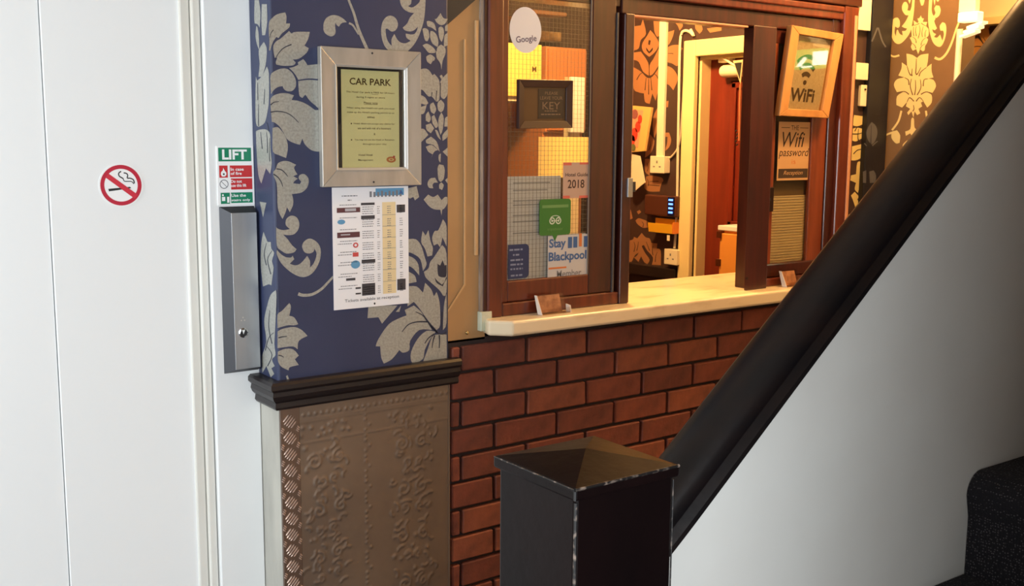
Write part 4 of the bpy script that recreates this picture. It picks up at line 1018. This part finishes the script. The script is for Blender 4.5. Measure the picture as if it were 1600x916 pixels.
# blue square sticker
V, vw, vh = sheet_rect((794, 383), (826, 434), GY)
bs = thing('blue_sticker', V.p(vw/2, 0), 'dark blue rounded sticker in the lower left of the pane', 'sticker')
rad = vw*.18; pts = [(0, 0)]
for cx, cy, a0 in ((vw-rad, rad, -90), (vw-rad, vh-rad, 0)):
    for q in range(5): an = math.radians(a0+q*22.5); pts.append((cx+rad*math.cos(an), cy+rad*math.sin(an)))
pts.append((0, vh))
obj('backing', MB().prism([V.p(x, y, 0) for x, y in pts], tuple(V.N*.0009)), mat('sticker_navy', (38, 52, 92), .4), bs)
tx = MB()
for f, wd in ((.85, .7), (.70, .36), (.55, .6), (.42, .6), (.29, .6), (.10, .55)): dashes(V, vw*.40, vh*f, vw*wd, vh*.05, .0012, tx)
flat('small_print', tx, mat('sticker_pale', (126, 138, 166), .5), bs)
# white notice behind the wired glass
IY = 2.3590
V, vw, vh = sheet_rect((793, 276), (876, 442), IY)
vw = xd - V.O.x - .002; V.O.z = pz0-.003; vh = Zc(793, 276, IY)-V.O.z
wp = thing('white_notice', V.p(vw/2, 0), 'white printed notice behind the wired glass of the left pane', 'poster')
w1 = onY(876, 300, IY).x - V.O.x; h2 = Zc(880, 366, IY)-V.O.z
obj('sheet', MB().prism([V.p(0, 0, 0), V.p(vw, 0, 0), V.p(vw, h2, 0), V.p(w1, h2, 0), V.p(w1, vh, 0), V.p(0, vh, 0)], tuple(V.N*-.0008)), M_paper, wp)
ln = MB()
for f in (.93, .86, .76, .72, .62, .56, .45):
    rect(V, w1*.10, w1*random.uniform(.7, .95), vh*f, vh*f+.004, .0006, ln)
flat('printed_line', ln, M_inkgreylight, wp, True)
# stay poster lettering (white sheet, lower right)
V, vw, vh = sheet_rect((856, 369), (919, 433), GY-.0003)
sp = thing('stay_poster', V.p(vw/2, 0), 'white poster reading Stay in blue letters, lower right pane', 'poster')
obj('sheet', slab(V, 0, vw, 0, vh, 0, .0006), mat('poster_white', (186, 186, 190), .6), sp)
tx = text(V, 'Stay', vw*.23, vh*.80, vw*.40, vh*.26, .0010, .03); text(V, 'Blackpool', vw*.48, vh*.50, vw*.92, vh*.26, .0010, .03, mb=tx)
flat('lettering', tx, M_inkblue, sp)
bb = MB()
for x0, x1 in ((.48, .58), (.61, .71), (.87, .98)): rect(V, vw*x0, vw*x1, vh*.70, vh*.95, .0010, bb)
flat('blue_block', bb, M_inkblue, sp, True)
flat('orange_line', rect(V, vw*.02, vw*.45, vh*.25, vh*.29, .0010), M_orangeink, sp)
flat('lettering', text(V, 'Member', vw*.52, vh*.13, vw*.6, vh*.16, .0010, .01), M_inkgrey, sp)
flat('orange_tab', rect(V, vw*.75, vw*.82, vh*.72, vh*1.02, .0012), M_orangeink, sp)

# ------------------------------------------------ WiFi frame and sheet on the right sash
wy = fy0+.004
c00 = onY(1209, 181, wy); c10 = onY(1286, 185, wy); c11 = onY(1310, 54, wy); c01 = onY(1229, 40, wy)
wf_ = thing('wifi_sign', ((c00.x+c10.x)/2, wy, min(c00.z, c10.z)), 'tilted light wood framed sign reading WiFi on the right sash', 'sign')
q = [c00, c10, c11, c01]
def bil(u, v, n=0):
    p = q[0]*(1-u)*(1-v)+q[1]*u*(1-v)+q[2]*u*v+q[3]*(1-u)*v; return Vector((p.x, wy-.001-n, p.z))
tU, tV = .155, .085
O = [(0, 0), (1, 0), (1, 1), (0, 1)]; I = [(tU, tV), (1-tU, tV), (1-tU, 1-tV), (tU, 1-tV)]
M_oak = mat('light_oak_frame', (196, 142, 84), .4, noise=((178, 124, 70), 12, (2, 2, .6)))
for i in range(4):
    j = (i+1) % 4
    pts = [O[i], O[j], I[j], I[i]]
    obj('frame_side', MB().hexa([bil(*p) for p in pts]+[bil(*p, n=.022) for p in pts]), M_oak, wf_, bevel=.002)
obj('burlap_board', MB().hexa([bil(*p) for p in I]+[bil(*p, n=.006) for p in I]), mat('burlap', (204, 182, 146), .9, noise=((188, 164, 128), 160, (1, 1, 1))), wf_)
Rv = (c10-c00).normalized(); Uv = (c01-c00); Uv = (Uv-Rv*Uv.dot(Rv)); 
class Bil:
    def p(s, a, b, n=0): return bil(a, b, n)
BL = Bil(); M_stencil = mat('stencil_brown', (84, 62, 38), .8)
tx = text(BL, 'WiFi', .46, .25, .48, .155, .0066, .03); flat('lettering', tx, M_stencil, wf_)
ar = MB(); cxx, cyy = .47, .385
disc(BL, cxx, cyy+.01, .035, .0066, 12, .028, mb=ar)
for r0, r1 in ((.10, .16), (.22, .28), (.33, .39)):
    for k in range(10):
        a0 = math.radians(48+k*8.4); a1 = math.radians(48+(k+1)*8.4)
        P_ = lambda r, a: bil(cxx+r*math.cos(a)*.85, cyy+r*math.sin(a)*.85+.0, .0066)
        ar.face([P_(r0, a0), P_(r1, a0), P_(r1, a1), P_(r0, a1)])
flat('wifi_symbol', ar, M_stencil, wf_)
obj('glass', MB().hexa([bil(*p, n=.012) for p in I]+[bil(*p, n=.013) for p in I]), M_glass, wf_)
# password sheet behind glass
V, vw, vh = sheet_rect((1217, 190), (1266, 281), 2.3655)
vw = onY(1265, 235, 2.3655).x-V.O.x
ps = thing('wifi_sheet', V.p(vw/2, 0), 'brown card with the wifi password below the tilted frame', 'sign')
obj('card', slab(V, 0, vw, 0, vh, 0, .0008), mat('kraft_card', (196, 156, 114), .8), ps)
tx = text(V, 'THE', vw*.5, vh*.90, vw*.24, vh*.08, .0012); text(V, 'Wifi', vw*.47, vh*.70, vw*.70, vh*.26, .0012, .0, .25, mb=tx); text(V, 'password', vw*.5, vh*.46, vw*.94, vh*.18, .0012, .0, .25, mb=tx)
rect(V, vw*.08, vw*.34, vh*.895, vh*.905, .0012, tx); rect(V, vw*.66, vw*.92, vh*.895, vh*.905, .0012, tx)
flat('lettering', tx, mat('card_ink', (50, 32, 30), .7), ps)
tx = text(V, 'is', vw*.5, vh*.32, vw*.12, vh*.08, .0012); flat('lettering', tx, M_orangeink, ps)
flat('ribbon', rect(V, vw*.04, vw*.96, vh*.04, vh*.20, .0012), mat('ribbon_dark', (60, 44, 36), .7), ps)
flat('ribbon_script', text(V, 'Reception', vw*.5, vh*.12, vw*.6, vh*.09, .0015, 0, .3), MATS['kraft_card'], ps)
# ribbed blind behind the lower right pane
bl0 = thing('ribbed_board', (X(1240, 350), 2.40, rz0), 'cream ribbed board behind the lower right pane', 'board')
bx0, bx1 = ix+.035, X(1275, 350); bz1 = Zc(1235, 305, 2.395)
obj('board', B(bx0, bx1, 2.3745, 2.379, rz0-.002, bz1), mat('ribbed_cream', (240, 220, 178), .7), bl0)
rb_ = MB(); zz = rz0+.006
while zz < bz1-.004: rb_.box(bx0, bx1, 2.3732, 2.3746, zz, zz+.0016); zz += .0092
o = obj('rib', rb_, mat('rib_tan', (200, 172, 128), .7), bl0); o['kind'] = 'stuff'
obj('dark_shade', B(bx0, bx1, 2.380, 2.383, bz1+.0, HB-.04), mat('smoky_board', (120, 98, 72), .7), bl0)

# ------------------------------------------------ clear card holders on the counter
def card_holder(px, py, w, label):
    y = 2.292; x = onY(px, py, y).x
    t = thing('card_holder', (x, y, CT), label, 'card holder', 'clear acrylic card holders on the counter')
    zt = CT+.052
    obj('back_plate', MB().hexa([(x, y+.020, CT+.001), (x+w, y+.020, CT+.001), (x+w, y+.022, CT+.001), (x, y+.022, CT+.001), (x, y+.034, zt), (x+w, y+.034, zt), (x+w, y+.036, zt), (x, y+.036, zt)]), M_clear, t)
    obj('front_lip', B(x, x+w, y, y+.002, CT+.001, CT+.016), M_clear, t)
    obj('base', B(x, x+w, y, y+.022, CT+.0006, CT+.0026), M_clear, t)
    obj('side_edge', MB().hexa([(x-.002, y, CT+.001), (x, y, CT+.001), (x, y+.02, CT+.001), (x-.002, y+.02, CT+.001), (x-.002, y+.026, zt), (x, y+.026, zt), (x, y+.036, zt), (x-.002, y+.036, zt)]), mat('acrylic_edge', (222, 212, 202), .2), t)
    obj('side_edge', MB().hexa([(x+w, y, CT+.001), (x+w+.004, y, CT+.001), (x+w+.004, y+.02, CT+.001), (x+w, y+.02, CT+.001), (x+w, y+.004, CT+.02), (x+w+.004, y+.004, CT+.02), (x+w+.004, y+.022, CT+.022), (x+w, y+.022, CT+.022)]), MATS['acrylic_edge'], t)
    obj('card', MB().hexa([(x+.006, y+.016, CT+.004), (x+w-.016, y+.016, CT+.004), (x+w-.016, y+.018, CT+.004), (x+.006, y+.018, CT+.004), (x+.004, y+.029, zt-.002), (x+w-.018, y+.029, zt-.002), (x+w-.018, y+.031, zt-.002), (x+.004, y+.031, zt-.002)]), mat('tan_card', (176, 124, 88), .6, noise=((112, 66, 46), 40, (1, 1, 1))), t)
card_holder(848, 489, .098, 'clear acrylic card holder with tan cards under the left pane')
card_holder(1230, 452, .085, 'clear acrylic card holder on the counter beside the handrail')

# ------------------------------------------------ inside the reception
def wallY(px, py, X_=XI): p = onX(px, py, X_); return p.y, p.z
# trunking + junction box
y0, zt = wallY(1032.5, 35); y1, zb = wallY(1041.5, 247)
yc = (wallY(1033, 150)[0]+wallY(1041, 150)[0])/2
tk = thing('cable_trunking', (XI, yc, zb), 'cream vertical cable trunking on the damask side wall', 'trunking')
ya, yb = wallY(1042, 150)[0], wallY(1032, 150)[0]
obj('trunking_body', B(XI-.016, XI-.001, ya, yb, zb, CZ), M_plastic, tk, bevel=.002)
obj('trunking_lid', B(XI-.019, XI-.016, ya+.002, yb-.002, zb, CZ), M_plastic, tk, bevel=.001)
def wall_box(name, p1, p2, label, cat, dep=.035, face=None):
    a = onX(*p1, XI-dep); b = onX(*p2, XI-dep); t = thing(name, (XI, (a.y+b.y)/2, b.z), label, cat)
    obj('back_box', B(XI-dep+.008, XI-.001, min(a.y, b.y), max(a.y, b.y), min(a.z, b.z), max(a.z, b.z)), M_plastic, t, bevel=.003)
    obj('face_plate', B(XI-dep, XI-dep+.008, min(a.y, b.y)-.001, max(a.y, b.y)+.001, min(a.z, b.z)-.001, max(a.z, b.z)+.001), M_plastic, t, bevel=.003)
    F = Fr((XI-dep, max(a.y, b.y), min(a.z, b.z)), (0, -1, 0)); w, h = abs(a.y-b.y), abs(a.z-b.z)
    if face == 'socket':
        m = MB(); rect(F, w*.45, w*.55, h*.58, h*.74, .0006, m); rect(F, w*.22, w*.36, h*.34, h*.42, .0006, m); rect(F, w*.64, w*.78, h*.34, h*.42, .0006, m); flat('socket_hole', m, M_inkgrey, t, True)
    return t
wall_box('junction_box', (1016, 244), (1037, 271), 'cream socket box under the vertical trunking', 'socket', .04, 'socket')
wall_box('wall_socket', (1038, 389), (1057, 415), 'cream wall socket just above the dark inner dado', 'socket', .04, 'socket')
# cables
def cable(pts, r, label, col=(226, 214, 190)):
    P_ = [onX(x, y, XI-.008) for x, y in pts]; Q = []
    for i in range(len(P_)-1):
        for k in range(4):
            p0 = P_[max(i-1, 0)]; p1 = P_[i]; p2 = P_[i+1]; p3 = P_[min(i+2, len(P_)-1)]; t = k/4
            Q.append(.5*((2*p1)+(-p0+p2)*t+(2*p0-5*p1+4*p2-p3)*t*t+(-p0+3*p1-3*p2+p3)*t**3))
    Q.append(P_[-1])
    finish(obj('cable', MB().tube(Q, r, 6), mat('cable_%d' % col[0], col, .5), smooth=True), label, 'cable', 'white cables on the reception side wall')
cable([(1079, 46), (1084, 56), (1078, 50), (1070, 48), (1064, 56), (1062, 90), (1061, 150), (1060, 200), (1059, 260), (1058, 320), (1056, 360), (1054, 388)], .006, 'pale cable looping down beside the cream door frame')
cable([(1069, 120), (1067, 160), (1065, 190), (1063, 215), (1060, 230)], .004, 'thin grey cable between looped cable and door frame', (190, 176, 160))
cable([(1042, 250), (1050, 244), (1057, 235), (1060, 226)], .004, 'short pale cable from the socket box to the long cable', (214, 200, 176))
# router
a = onX(1007, 304, XI-.04); b = onX(1057, 340, XI-.04)
rt = thing('router', (XI, (a.y+b.y)/2, b.z), 'dark router with four blue lights on the damask wall', 'router')
obj('case', B(XI-.04, XI-.001, b.y, a.y, b.z, a.z), mat('router_case', (74, 40, 30), .4), rt, bevel=.006)
ly = onX(1045, 320, XI-.04).y; ly0 = onX(1054, 320, XI-.04).y
lstrip = obj('light_strip', B(XI-.0425, XI-.0395, ly0, ly+.005, b.z+.004, a.z-.004), mat('router_glass', (14, 18, 52), .2), rt)
for f in (.22, .42, .62, .82):
    obj('light', B(XI-.044, XI-.0424, ly0+.008, ly-.002, b.z+(a.z-b.z)*f-.004, b.z+(a.z-b.z)*f+.004), mat('blue_led', (90, 140, 255), .4, emit=(80, 130, 255), estr=3.0), lstrip)
# yellow holder under it
a = onX(1014, 342, XI-.05); b = onX(1053, 366, XI-.05)
yh = thing('yellow_holder', (XI, (a.y+b.y)/2, b.z), 'yellow plastic tray hanging below the router', 'tray')
M_yel = mat('yellow_plastic', (236, 178, 40), .4)
obj('tray_back', B(XI-.012, XI-.001, b.y, a.y, b.z, a.z+.004), M_yel, yh, bevel=.002)
obj('tray_front', MB().hexa([(XI-.05, b.y+.01, b.z), (XI-.05, a.y, b.z), (XI-.044, a.y, b.z), (XI-.044, b.y+.01, b.z), (XI-.056, b.y+.01, b.z+.04), (XI-.056, a.y, b.z+.04), (XI-.050, a.y, b.z+.04), (XI-.050, b.y+.01, b.z+.04)]), M_yel, yh)
obj('tray_floor', B(XI-.05, XI-.012, b.y+.01, a.y, b.z, b.z+.004), M_yel, yh)
obj('tray_end', B(XI-.052, XI-.012, b.y+.004, b.y+.01, b.z, b.z+.05), mat('orange_plastic', (220, 130, 50), .4), yh)
c = onX(1044, 372, XI-.05)
obj('tag', B(XI-.05, XI-.048, c.y-.008, c.y+.008, c.z-.012, c.z+.012), M_plastic, yh)
# red flower leaflet and papers near the left edge of the opening
def quadsheet(name, pts, Xp, m, label, cat, thick=.004):
    P_ = [onX(*p, Xp) for p in pts]; t = thing(name, base_of(P_), label, cat)
    obj('sheet', MB().prism(P_, (thick, 0, 0)), m, t); return t, P_
lf, P_ = quadsheet('flower_leaflet', [(987, 165), (1018, 168), (1007, 236), (984, 238)], XI-.06, mat('leaflet_border', (214, 176, 104), .5), 'leaflet with red flowers and yellow border near the opening edge', 'leaflet', .012)
def lsub(u, v, dx=-.001): p = P_[0]*(1-u)*(1-v)+P_[1]*u*(1-v)+P_[2]*u*v+P_[3]*(1-u)*v; return Vector((XI-.06+dx, p.y, p.z))
flat('picture', MB().face([lsub(0, .9), lsub(.55, .9), lsub(.62, .08), lsub(0, .08)][::-1]), mat('leaflet_pink', (224, 150, 120), .5), lf)
fl = MB()
for u_, v_, r_ in ((.25, .62, .022), (.42, .45, .018), (.15, .75, .018), (.5, .28, .014)):
    c = lsub(u_, v_, -.002); F = Fr(c, (0, -1, 0)); disc(F, 0, 0, r_, 0, 9, r_*1.4, mb=fl)
flat('red_flower', fl, mat('leaflet_red', (206, 62, 50), .5), lf, True)
flat('purple_flower', disc(Fr(lsub(.2, .18, -.002), (0, -1, 0)), 0, 0, .022, 0, 9), mat('leaflet_mauve', (140, 82, 84), .5), lf)
flat('leaf', disc(Fr(lsub(.25, .9, -.003), (0, -1, 0)), 0, 0, .016, 0, 9), mat('leaflet_green', (96, 104, 64), .5), lf)
quadsheet('paper_note', [(985, 240), (1000, 244), (1008, 285), (990, 300), (985, 292)], XI-.05, M_plastic, 'curled cream paper note below the flower leaflet', 'paper', .003)
# door closer, hanger, small cabinet
XD = XI+.065
dc = thing('door_closer', onX(1130, 95, XD-.03), 'cream door closer at the top of the red door', 'door closer')
a = onX(1122, 85, XD-.04); b = onX(1139, 97, XD-.04); obj('bracket', B(XD-.04, XD-.001, b.y, a.y, b.z, a.z), M_plastic, dc, bevel=.003)
a = onX(1128, 112, XD-.03); b = onX(1152, 110, XD-.03)
obj('cylinder', MB().tube([(XD-.03, a.y, a.z), (XD-.03, a.y-.004, a.z), (XD-.03, a.y-.012, a.z), (XD-.03, b.y-.06, a.z)], [.012, .022, .026, .026], 14), M_plastic, dc, smooth=True)
a1 = onX(1130, 91, XD-.05); b1 = onX(1160, 110, XD-.05); obj('arm', MB().tube([a1, b1], .005, 6), M_plastic, dc)
hg = thing('hanging_sign', onX(1152, 130, XI-.03), 'white edged black triangle hanging on a cord by the red door', 'hanging sign')
Tp = [onX(x, y, XI-.03) for x, y in ((1145, 95), (1161, 93), (1157, 132))]; cen = (Tp[0]+Tp[1]+Tp[2])/3
obj('triangle_edge', MB().prism(Tp, (.004, 0, 0)), mat('hanger_pale', (206, 180, 140), .4), hg)
obj('triangle_face', MB().prism([cen+(p-cen)*.68-Vector((.002, 0, 0)) for p in Tp], (.003, 0, 0)), M_inkblack, hg)
obj('cord', MB().tube([onX(1157, 132, XI-.028), onX(1156, 160, XI-.028), onX(1155, 220, XI-.028)], .0045, 6), mat('cord_tan', (170, 110, 76), .6), hg)
ck = onX(1151, 215, XI-.03)
ch_ = MB()
for i in range(5): ch_.tube([(ck.x, ck.y+.004*math.cos(i*2.2)-.004, ck.z+.03-i*.014), (ck.x, ck.y+.004*math.cos(i*2.2)+.004, ck.z+.024-i*.014)], .003, 6)
obj('chain', ch_, M_steeldark, hg)
a = onX(1126, 352, 3.2); b = onX(1146, 428, 3.2)
cb_ = thing('small_cabinet', (3.26, a.y-.15, 0), 'orange lit cupboard with white top seen through the hatch', 'cabinet')
M_cab = mat('cabinet_honey', (222, 150, 70), .4)
obj('body', B(3.2, XI-.025, a.y-.2, a.y, 0, a.z-.02), M_cab, cb_, bevel=.003)
obj('top', B(3.19, XI-.025, a.y-.2, a.y+.006, a.z-.02, a.z), M_white, cb_, bevel=.003)
cdoor = obj('door', B(3.185, 3.2, a.y-.19, a.y-.012, .05, a.z-.03), M_cab, cb_, bevel=.003)
for py in (366, 410):
    z = onX(1128, py, 3.2).z; obj('hinge', B(3.178, 3.2, a.y-.022, a.y+.002, z-.014, z+.014), mat('hinge_brown', (90, 44, 24), .4, .4), cdoor, bevel=.002)

# things seen through the left pane
YB = 4.28
def back_box(name, p1, p2, Y0, dep, m, label, cat, bev=.004):
    a = onY(*p1, Y0); b = onY(*p2, Y0)
    t = thing(name, ((a.x+b.x)/2, Y0+dep/2, b.z), label, cat)
    obj('body', B(a.x, b.x, Y0, Y0+dep, b.z, a.z), m, t, bevel=bev); return t, a, b
nb, a, b = back_box('yellow_notice_board', (786, 66), (846, 152), 3.9, .02, mat('yellow_board', (252, 228, 130), .6), 'bright yellow notice board behind the wired glass', 'notice board')
obj('shelf_bracket', B(a.x, b.x, 3.92, YB, b.z-.02, b.z), M_plastic, nb)
F = Fr((a.x, 3.9, b.z), (1, 0, 0)); flat('lettering', text(F, 'M', (b.x-a.x)*.80, (a.z-b.z)*.53, None, (a.z-b.z)*.11, .001, .01), M_inkbrown, nb)
oc, a, b = back_box('tall_cupboard', (853, 72), (914, 208), 3.95, .30, mat('cupboard_orange', (206, 132, 84), .5), 'tall orange toned cupboard behind the key plaque', 'cupboard')
mx_ = (a.x+b.x)/2
obj('leg_panel', B(a.x, b.x, 3.97, 4.24, 0, b.z), MATS['cupboard_orange'], oc)
obj('door', B(a.x+.008, mx_-.002, 3.938, 3.95, b.z+.01, a.z-.01), MATS['cupboard_orange'], oc, bevel=.003)
obj('door', B(mx_+.002, b.x-.008, 3.938, 3.95, b.z+.01, a.z-.01), MATS['cupboard_orange'], oc, bevel=.003)
obj('handle', B(mx_-.016, mx_-.008, 3.925, 3.938, (a.z+b.z)/2-.06, (a.z+b.z)/2+.06), M_plastic, oc)
pg, a, b = back_box('paper_stack', (893, 120), (913, 208), 3.6, .02, M_paper, 'upright white papers behind the right of the key plaque', 'papers')
obj('back_support', B(a.x+.01, b.x-.01, 3.62, 3.66, 0, b.z+.1), M_plastic, pg)
M_shade = mat('amber_lampshade', (240, 196, 104), .6, emit=(255, 186, 86), estr=1.1)
ca_ = onY(881, 245, 3.3); ra = (onY(912, 245, 3.3).x-onY(850, 245, 3.3).x)/2; za = onY(881, 214, 3.3).z; zb = onY(881, 276, 3.3).z
lm = thing('desk_lamp', (ca_.x, 3.3, .74), 'glowing amber drum desk lamp inside the reception', 'lamp')
lamp_f = [((ca_.x, 3.3, z), (1, 0, 0), (0, 1, 0)) for z in (zb, za)]
cir = lambda r: [(math.cos(i*math.pi/14)*r, math.sin(i*math.pi/14)*r) for i in range(28)]
obj('lamp_shade', MB().sweep(cir(ra), lamp_f), M_shade, lm, smooth=True)
obj('stem', MB().tube([(ca_.x, 3.3, .76), (ca_.x, 3.3, zb+.01)], .012, 10), M_brass, lm)
obj('base', MB().sweep(cir(.07), [((ca_.x, 3.3, .742), (1, 0, 0), (0, 1, 0)), ((ca_.x, 3.3, .757), (.95, 0, 0), (0, .95, 0))]), M_brass, lm)
dk = thing('reception_desk', (2.2, 3.2, 0), 'brown desk inside the reception behind the counter', 'desk')
obj('desk_top', B(1.6, 2.9, 2.95, 3.6, .71, .74), M_mahog, dk, bevel=.004)
for x in (1.62, 2.84): obj('side_panel', B(x, x+.04, 2.98, 3.58, 0, .71), M_mahogd, dk)
hb, a, b = back_box('wall_shelf', (826, 14), (886, 26), 3.9, .10, mat('shelf_brown', (120, 84, 62), .5), 'brown shelf high behind the round sticker', 'shelf')
obj('bracket', B((a.x+b.x)/2-.01, (a.x+b.x)/2+.01, 4.0, YB+.019, b.z-.0, a.z), MATS['shelf_brown'], hb)
tr_b, a, b = back_box('patterned_border', (846, 48), (916, 68), 4.2, .07, mat('border_olive', (140, 108, 72), .6, noise=((180, 150, 110), 40, (1, 1, 1))), 'speckled olive border strip above the orange cupboard', 'border')

# ------------------------------------------------ fittings right of the window
def plate(name, p1, p2, Y, dep, label, cat, dots=()):
    a = onY(*p1, Y-dep); b = onY(*p2, Y-dep); t = thing(name, ((a.x+b.x)/2, Y, b.z), label, cat, 'cream fittings on the strip by the window')
    obj('back_box', B(a.x, b.x, Y-dep+.003, Y, b.z, a.z), M_plastic, t, bevel=.002)
    obj('face_plate', B(a.x-.001, b.x+.001, Y-dep, Y-dep+.004, b.z-.001, a.z+.001), M_plastic, t, bevel=.002)
    F = Fr((a.x, Y-dep, b.z), (1, 0, 0)); w, h = b.x-a.x, a.z-b.z
    for u_, v_, r_ in dots:
        obj('knob', MB().sweep([(math.cos(i*math.pi/6)*r_, math.sin(i*math.pi/6)*r_) for i in range(12)], [(F.p(w*u_, h*v_, 0), F.R, F.U), (F.p(w*u_, h*v_, .004), F.R*.8, F.U*.8)]), M_inkblack, t)
    return t
WS = W+.02
plate('switch_panel', (1343, -30), (1360, 48), WS, .02, 'tall cream switch panel at the top edge by the window', 'switch panel', ((.45, .69, .008),))
plate('thermostat', (1338, 98), (1356, 125), WS, .02, 'small square cream wall switch right of the window', 'switch')
plate('slot_plate', (1346, 133), (1354, 166), WS, .012, 'narrow cream slotted plate below the wall switch', 'switch', ((.6, .8, .004),))

# white light fitting and conduit at the end-wall corner
lfit = thing('corner_light', (XE-.03, YE, 1.9), 'bright white angular light fitting on the end wall corner', 'light fitting')
def XYZ(px, py, X_): return onX(px, py, X_)
M_lit = mat('lit_white', (255, 244, 214), .4, emit=(255, 232, 170), estr=.9)
a = XYZ(1499, 20, XE-.03); b = XYZ(1529, 33, XE-.03)
obj('housing', B(XE-.04, XE-.001, b.y, a.y, b.z, a.z), M_lit, lfit, bevel=.004)
for py in (37, 44, 51):
    p = XYZ(1512+(51-py)*.8, py, XE-.03); obj('louvre', MB().hexa([(XE-.045, p.y-.035, p.z-.002), (XE-.012, p.y-.035, p.z-.002), (XE-.012, p.y+.02, p.z-.016), (XE-.045, p.y+.02, p.z-.016), (XE-.045, p.y-.035, p.z+.006), (XE-.012, p.y-.035, p.z+.006), (XE-.012, p.y+.02, p.z-.008), (XE-.045, p.y+.02, p.z-.008)]), M_lit, lfit)
a = XYZ(1502, -20, XE-.02); b = XYZ(1526, 18, XE-.02)
obj('upper_case', B(XE-.03, XE-.001, b.y, a.y, b.z, a.z), M_plastic, lfit, bevel=.004)
a = XYZ(1505, 45, XE-.012)
finish(obj('conduit', MB().tube([(XE-.012, YE-.006, 0.0), (XE-.012, YE-.006, 1.0), (XE-.012, YE-.006, a.z)], .010, 10), M_plastic, smooth=True), 'white vertical conduit at the edge of the bronze wall', 'conduit')

# lit exit sign on the far wall, which the WiFi frame's glass mirrors
es = thing('exit_sign', (4.38, 1.16, 1.93), 'small lit green and white exit sign mirrored in the WiFi frame', 'sign')
obj('sign_box', B(4.36, 4.399, 1.05, 1.27, 1.935, 2.03), mat('exit_green', (20, 120, 50), .4, emit=(30, 190, 80), estr=6), es, bevel=.003)
ES = Fr((4.3595, 1.27, 1.935), (0, -1, 0))
M_exw = mat('exit_white', (250, 255, 240), .4, emit=(255, 255, 225), estr=14)
flat('arrow', rect(ES, .01, .10, .015, .08, .001), M_exw, es)
flat('runner', MB().face([ES.p(x, y, .001) for x, y in ((.20, .012), (.175, .040), (.15, .06), (.135, .05), (.17, .012))]), M_exw, es)
flat('base_bar', rect(ES, .10, .17, .005, .014, .0012), M_exw, es)

# ------------------------------------------------ lamps of the place (their own light in each)
def ceiling_lamp(name, x, y, power, label, r=.13):
    t = thing(name, (x, y, CZ), label, 'ceiling lamp')
    obj('rose', MB().sweep(cir(.06), [((x, y, CZ-.0005), (1, 0, 0), (0, 1, 0)), ((x, y, CZ-.03), (.9, 0, 0), (0, .9, 0))]), M_plastic, t, smooth=True)
    obj('bowl', MB().sweep(cir(r), [((x, y, CZ-.03), (1, 0, 0), (0, 1, 0)), ((x, y, CZ-.06), (.95, 0, 0), (0, .95, 0)), ((x, y, CZ-.085), (.6, 0, 0), (0, .6, 0))]), mat('lamp_bowl_glass', (255, 240, 205), .4, emit=(255, 214, 140), estr=3), t, smooth=True)
    p = point(name+'_bulb', (0, 0, 0), power, WARM, .08); p.parent = t; p.location = (0, 0, -.20)
    return t
ceiling_lamp('reception_lamp', 2.55, 3.05, RECEPTION_POWER, 'warm bowl ceiling lamp inside the reception')
ceiling_lamp('corridor_lamp', 2.98, 1.92, CORRIDOR_POWER, 'warm bowl ceiling lamp in the corridor before the end wall')
ceiling_lamp('nook_lamp', 3.85, 1.9, NOOK_POWER, 'warm bowl ceiling lamp in the far corridor')

for o in bpy.data.objects:
    if '_o' in o: del o['_o']
